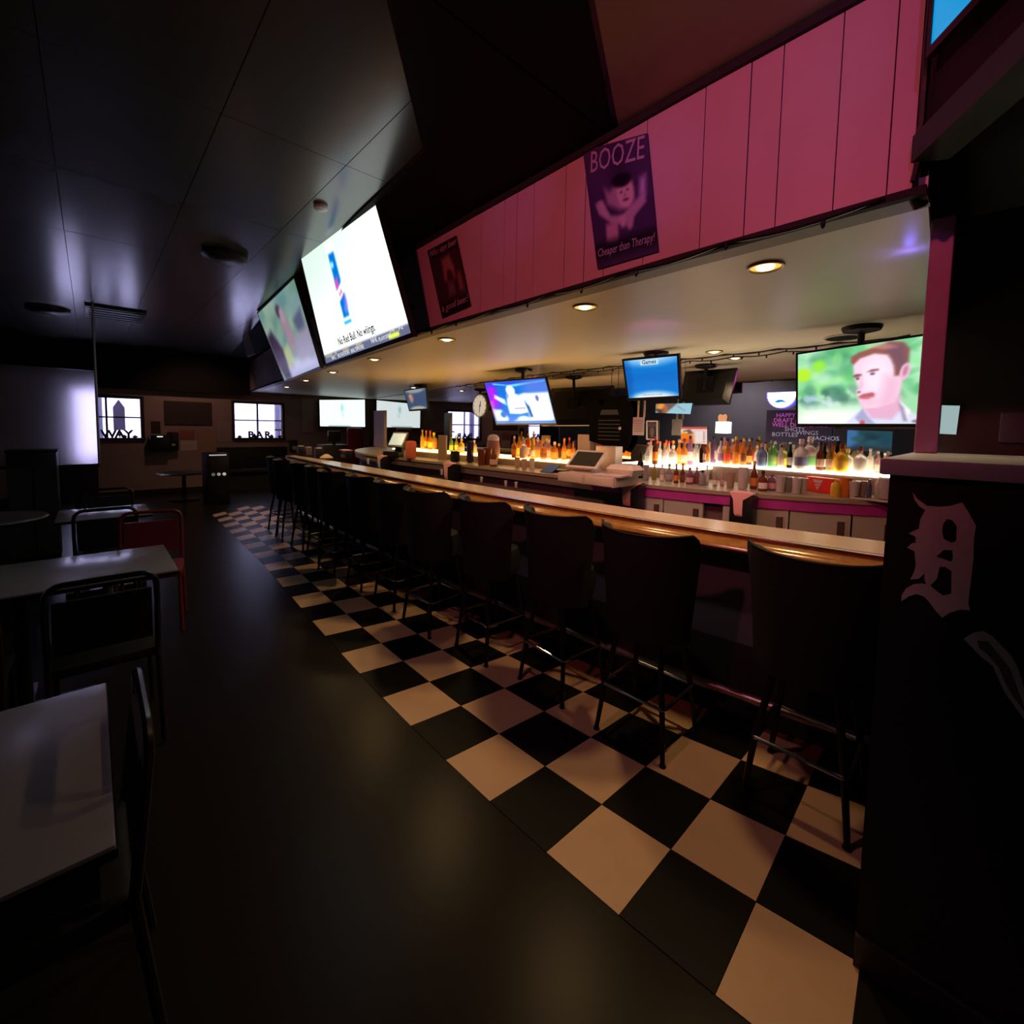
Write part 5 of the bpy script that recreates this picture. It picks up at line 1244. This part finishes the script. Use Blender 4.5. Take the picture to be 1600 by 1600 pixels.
bpy.data.objects['side_table_top'].name = 'round_table'
rt = bpy.data.objects['round_table']
part('column', MB().lathe([(.22, .0), (.22, .02), (.04, .05), (.03, .5), (.03, .70)], 16), GUNMETAL, rt)

def make_chair(label, vin, tubem):
    t = thing('metal_chair', label, 'chair', (0, 0, 0), 0, 'metal frame chairs at the white tables')   # faces +y
    part('seat', MB().box((0, 0, .45), (.40, .40, .05), bev=.02), vin, t)
    arch = [(-.19, -.20, .46), (-.192, -.225, .70)] + [(-.19 + .06 - .06 * math.cos(a), -.235, .80 + .06 * math.sin(a)) for a in np.linspace(0, math.pi / 2, 5)] + [(.13 + .06 * math.sin(a), -.235, .80 + .06 * math.cos(a)) for a in np.linspace(0, math.pi / 2, 5)] + [(.192, -.225, .70), (.19, -.20, .46)]
    part('back_frame', MB().tube(arch, .0125, 8), tubem, t)
    rows_ = [[(-.17, y - .012, z), (.17, y - .012, z), (.17, y + .012, z), (-.17, y + .012, z)] for y, z in ((-.212, .54), (-.222, .66), (-.231, .785))]
    part('back_pad', MB().loft(rows_), vin, t)
    for sx in (-1, 1):
        part('leg', MB().tube([(sx * .19, -.20, .46), (sx * .20, -.25, .012)], .0125, 8), tubem, t)
        part('leg', MB().tube([(sx * .18, .17, .44), (sx * .19, .21, .012)], .0125, 8), tubem, t)
        part('side_rail', MB().tube([(sx * .19, -.19, .425), (sx * .18, .17, .425)], .01, 8), tubem, t)
    return t
TUBE = mat('satin_black_tube', (.012, .012, .013), .28)
REDLITV = mat('red_lit_vinyl', (.16, .02, .03), .35)  # red light put into the colours of a dark vinyl chair
p = at(160, 884, 1, 2.74)
c1 = make_chair('black arched chair between the near and middle tables', VINYL, TUBE); c1.location = (p[0], 2.96, 0)
c2 = copy_tree(c1); c2['label'] = 'black arched chair in front of the farthest white table'; p = at(165, 794, 1, 4.9); c2.location = (p[0], 5.12, 0)
c3 = make_chair('red-lit dark chair behind the middle white table', REDLITV, mat('red_lit_tube', (.16, .02, .03), .3)); c3.location = (.30, 4.32, 0); c3.rotation_euler = (0, 0, 3.0)
c5 = copy_tree(c1); c5['label'] = 'black chair at right end of the near white table'; c5.location = (-.16, 1.50, 0); c5.rotation_euler = (0, 0, math.pi / 2)
c6 = copy_tree(c1); c6['label'] = 'black chair tucked at left of the middle white table'; c6.location = (-.5, 2.98, 0)
c8 = copy_tree(c1); c8['label'] = 'black chair behind the farthest white table'; c8.location = (.12, 6.1, 0); c8.rotation_euler = (0, 0, math.pi)

# hanging frosted acrylic divider
yp = 8.0
TLp, TRp, BRp, BLp = at(-90, 566, 1, yp), at(149, 580, 1, yp), at(163, 724, 1, yp), at(-90, 724, 1, yp)
t = thing('acrylic_divider', 'frosted acrylic divider hanging at the left with window glow', 'divider', (TRp[0], yp, BRp[2]))
oL = np.array([TRp[0], yp, BRp[2]])
w_ = TRp[0] - TLp[0]; h_ = TRp[2] - BRp[2]
part('sheet', MB().box((-w_ / 2, 0, h_ / 2), (w_, .012, h_), bev=.003), PLEXI, t)
part('pole', MB().tube([(0, 0, 0), (0, 0, ZC - BRp[2])], .014, 8), mat('grey_pole', (.22, .2, .22), .35, .5), t)
part('edge_strip', MB().box((-w_ / 2, 0, h_ + .012), (w_, .02, .02)), GUNMETAL, t)
part('post', MB().box((-.22, 0, -BRp[2] / 2), (.05, .05, BRp[2])), BLACKPL, t)
part('post', MB().box((-1.6, 0, -BRp[2] / 2), (.05, .05, BRp[2])), BLACKPL, t)
part('ledge', MB().box((-w_ / 2, 0, -.02), (w_, .08, .035)), BLACK, t)
# dark cabinet in front of the divider
a_, b_ = at(8, 706, 1, 7.2), at(94, 830, 1, 7.2)
t = thing('dark_cabinet', 'black cabinet with thin pale top edge before the divider', 'cabinet', ((a_[0] + b_[0]) / 2, 7.2, 0))
wd = b_[0] - a_[0]
part('body', MB().box((0, .2, a_[2] / 2), (wd, .4, a_[2] - .02), bev=.01), BLACKPL, t); part('top_edge', MB().box((0, .2, a_[2]), (wd + .02, .42, .02)), GUNMETAL, t)
part('door', MB().box((-wd / 4, -.006, a_[2] * .45), (wd / 2 - .01, .012, a_[2] * .8)), BLACK, t); part('door', MB().box((wd / 4, -.006, a_[2] * .45), (wd / 2 - .01, .012, a_[2] * .8)), BLACK, t)

# =================================================================== FAR WALL FITTINGS
def onfar(u, v, off=.01): return at(u, v, 1, YF - off)
def far_panel(name, label, cat, u0, v0, u1, v1, m, th=.02, lines=0, off=0.0):
    a, b = onfar(u0, v0), onfar(u1, v1); t = thing(name, label, cat, ((a[0] + b[0]) / 2, YF - th / 2 - .001 - off, (a[2] + b[2]) / 2))
    w_, h_ = b[0] - a[0], a[2] - b[2]
    part('board', MB().box((0, 0, 0), (w_, th, h_)), m, t, 0)
    for k in range(lines): part('line', MB().box((0, -th / 2 - .001, h_ * (.38 - .76 * k / max(1, lines - 1))), (w_ * .7, .002, h_ * .03)), CARD, t, 0)
    return t
far_panel('notice_board', 'dark brown notice board on the far wall between windows', 'board', 256, 626, 331, 664, mat('dark_cork', (.045, .032, .028), .7), .03)
far_panel('wall_notice', 'reddish flyer below the dark notice board', 'notice', 280, 672, 304, 687, mat('red_flyer', (.30, .10, .07), .7), .006, 3)
far_panel('wall_notice', 'white flyer below the reddish flyer', 'notice', 282, 688, 308, 704, PAPER, .006, 4)
far_panel('wall_notice', 'tall pale notice left of the right window', 'notice', 340, 658, 361, 690, mat('pale_notice', (.34, .28, .29), .7), .006, 6)
far_panel('wall_notice', 'large tan sheet beside the reddish flyer', 'notice', 308, 674, 338, 706, mat('tan_sheet', (.36, .22, .14), .7), .005, 0)
far_panel('wall_picture', 'small dark picture right of the left window', 'picture', 236, 658, 251, 676, mat('dark_picture', (.03, .02, .02), .5), .02)
far_panel('wall_panel', 'pale vertical panel left of the white far television', 'panel', 471, 622, 491, 676, mat('mauve_panel', (.36, .28, .29), .6), .02)
a = onfar(249, 704)
t = thing('wall_device', 'black wall device with green light between windows', 'device', (a[0], YF - .11, a[2])); part('body', MB().box((0, 0, .17), (.34, .2, .34), bev=.02), BLACKPL, t); part('display', MB().box((0, -.101, .31), (.10, .004, .02)), mat('green_led', (.5, .9, .7), .4, emit=1.2, ecol=(.55, .95, .75)), t)
a = onfar(270, 703)
t = thing('wall_device', 'black wall telephone box right of the green light', 'device', (a[0], YF - .08, a[2])); part('body', MB().box((0, 0, .2), (.2, .15, .4), bev=.03), BLACKPL, t); part('button', MB().box((-.0, -.076, .12), (.06, .004, .05)), mat('grey_button', (.4, .4, .42), .4), t)
a = onfar(457, 703)
t = thing('wall_speaker', 'black wall speaker right of the right window', 'speaker', (a[0], YF - .08, a[2])); part('body', MB().box((0, 0, .13), (.17, .15, .26), bev=.02), BLACKPL, t); part('cone', MB().lathe([(0, -.076), (.05, -.076), (.055, -.08), (.03, -.079), (0, -.078)], 16, (0, 0, .06), axis=1), mat('grey_cone', (.35, .36, .38), .4), t)
a, b = onfar(338, 699), onfar(447, 700)
t = thing('far_bench', 'long dark bench back under the right window', 'bench', ((a[0] + b[0]) / 2, YF - .2, 0)); wd = b[0] - a[0]
part('back', MB().box((0, .12, a[2] - .25), (wd, .1, .5), bev=.02), VINYL, t); part('seat', MB().box((0, -.12, .45), (wd, .45, .1), bev=.03), VINYL, t); part('base', MB().box((0, -.08, .2), (wd, .36, .4)), BLACK, t)
for nm, zz, mm_ in (('baseboard_far', .05, FRAMEM),):
    struct(nm, MB().box((1.0, YF - .01, zz), (10, .02, .1)), mm_)
# high table before the far wall
a = at(287, 738, 1, 11.2); t = thing('high_table', 'dark round high table in front of the far wall', 'table', (a[0], 11.2, 0))
part('table_top', MB().lathe([(0, a[2] - .03), (.44, a[2] - .03), (.46, a[2] - .015), (.44, a[2]), (0, a[2])], 26), mat('dark_table', (.02, .018, .017), .3), t); part('column', MB().lathe([(.26, .0), (.26, .02), (.05, .05), (.035, .1), (.035, a[2] - .05), (.1, a[2] - .03)], 16), GUNMETAL, t)
# game machine
a, b = at(322, 709, 1, 10.2), at(360, 790, 1, 10.2); t = thing('game_machine', 'dark game machine with row of lights near far bar end', 'machine', ((a[0] + b[0]) / 2, 10.2, 0)); wd = b[0] - a[0]
part('body', MB().box((0, .25, a[2] * .5), (wd, .5, a[2]), bev=.02), BLACKPL, t)
part('marquee', MB().box((.0, -.004, a[2] - .03), (wd * .75, .008, .02)), mat('marquee_lights', (.6, .6, .6), .4, emit=.6, ecol=(.7, .68, .66)), t)
for k in range(3): part('button', MB().lathe([(0, -.02), (.03, -.02), (.03, .0), (0, .0)], 12, (-wd * .22 + k * wd * .24, 0, a[2] - .40), axis=1), mat('button_grey_%d' % k, (.3, .3, .3), .4, emit=.1 + .18 * k, ecol=(.8, .8, .78)), t)
pc = Pic(12, 30, (.10, .07, .07)); pc.ell((.5, .45), (.4, .3), (.42, .28, .26), .6); pc.ell((.55, .7), (.25, .2), (.55, .45, .42), .6); pc.ell((.4, .3), (.2, .12), (.25, .15, .3), .6)
cx_ = wd / 2 + .002
obj('side_art', pic_mesh('side_art', pc, (cx_, .02, a[2] - .05), (cx_, .48, a[2] - .05), (cx_, .48, a[2] - .6), (cx_, .02, a[2] - .6), attr_mat('print_machine', 0), .001), t)
# clutter at the far end behind the bar: red chair back and shelf
a = at(560, 712, 1, 11.4)
t = thing('red_chair', 'red padded chair back beyond the far end of bar', 'chair', (a[0], 11.4, 0)); part('seat', MB().box((0, 0, .45), (.45, .45, .1), bev=.03), mat('red_vinyl', (.42, .05, .07), .4), t); part('backrest', MB().box((0, .2, 1.0), (.42, .08, 1.0), bev=.03), mat('red_vinyl', (.42, .05, .07), .4), t)
for sx in (-1, 1):
    for sy in (-1, 1): part('leg', MB().tube([(sx * .19, sy * .19, .42), (sx * .2, sy * .2, .0)], .015, 8), GUNMETAL, t)
a = at(520, 712, 1, 11.0)
t = thing('till_stand', 'dark till stand with white lamp beyond the bar end', 'stand', (a[0], 11.0, 0)); part('body', MB().box((0, 0, .55), (.6, .4, 1.1), bev=.02), mat('dark_mauve', (.06, .04, .05), .5), t); part('screen', MB().box((0, -.1, 1.3), (.3, .05, .25), bev=.01), BLACKPL, t); part('neck', MB().box((0, -.08, 1.13), (.06, .05, .12)), BLACKPL, t)
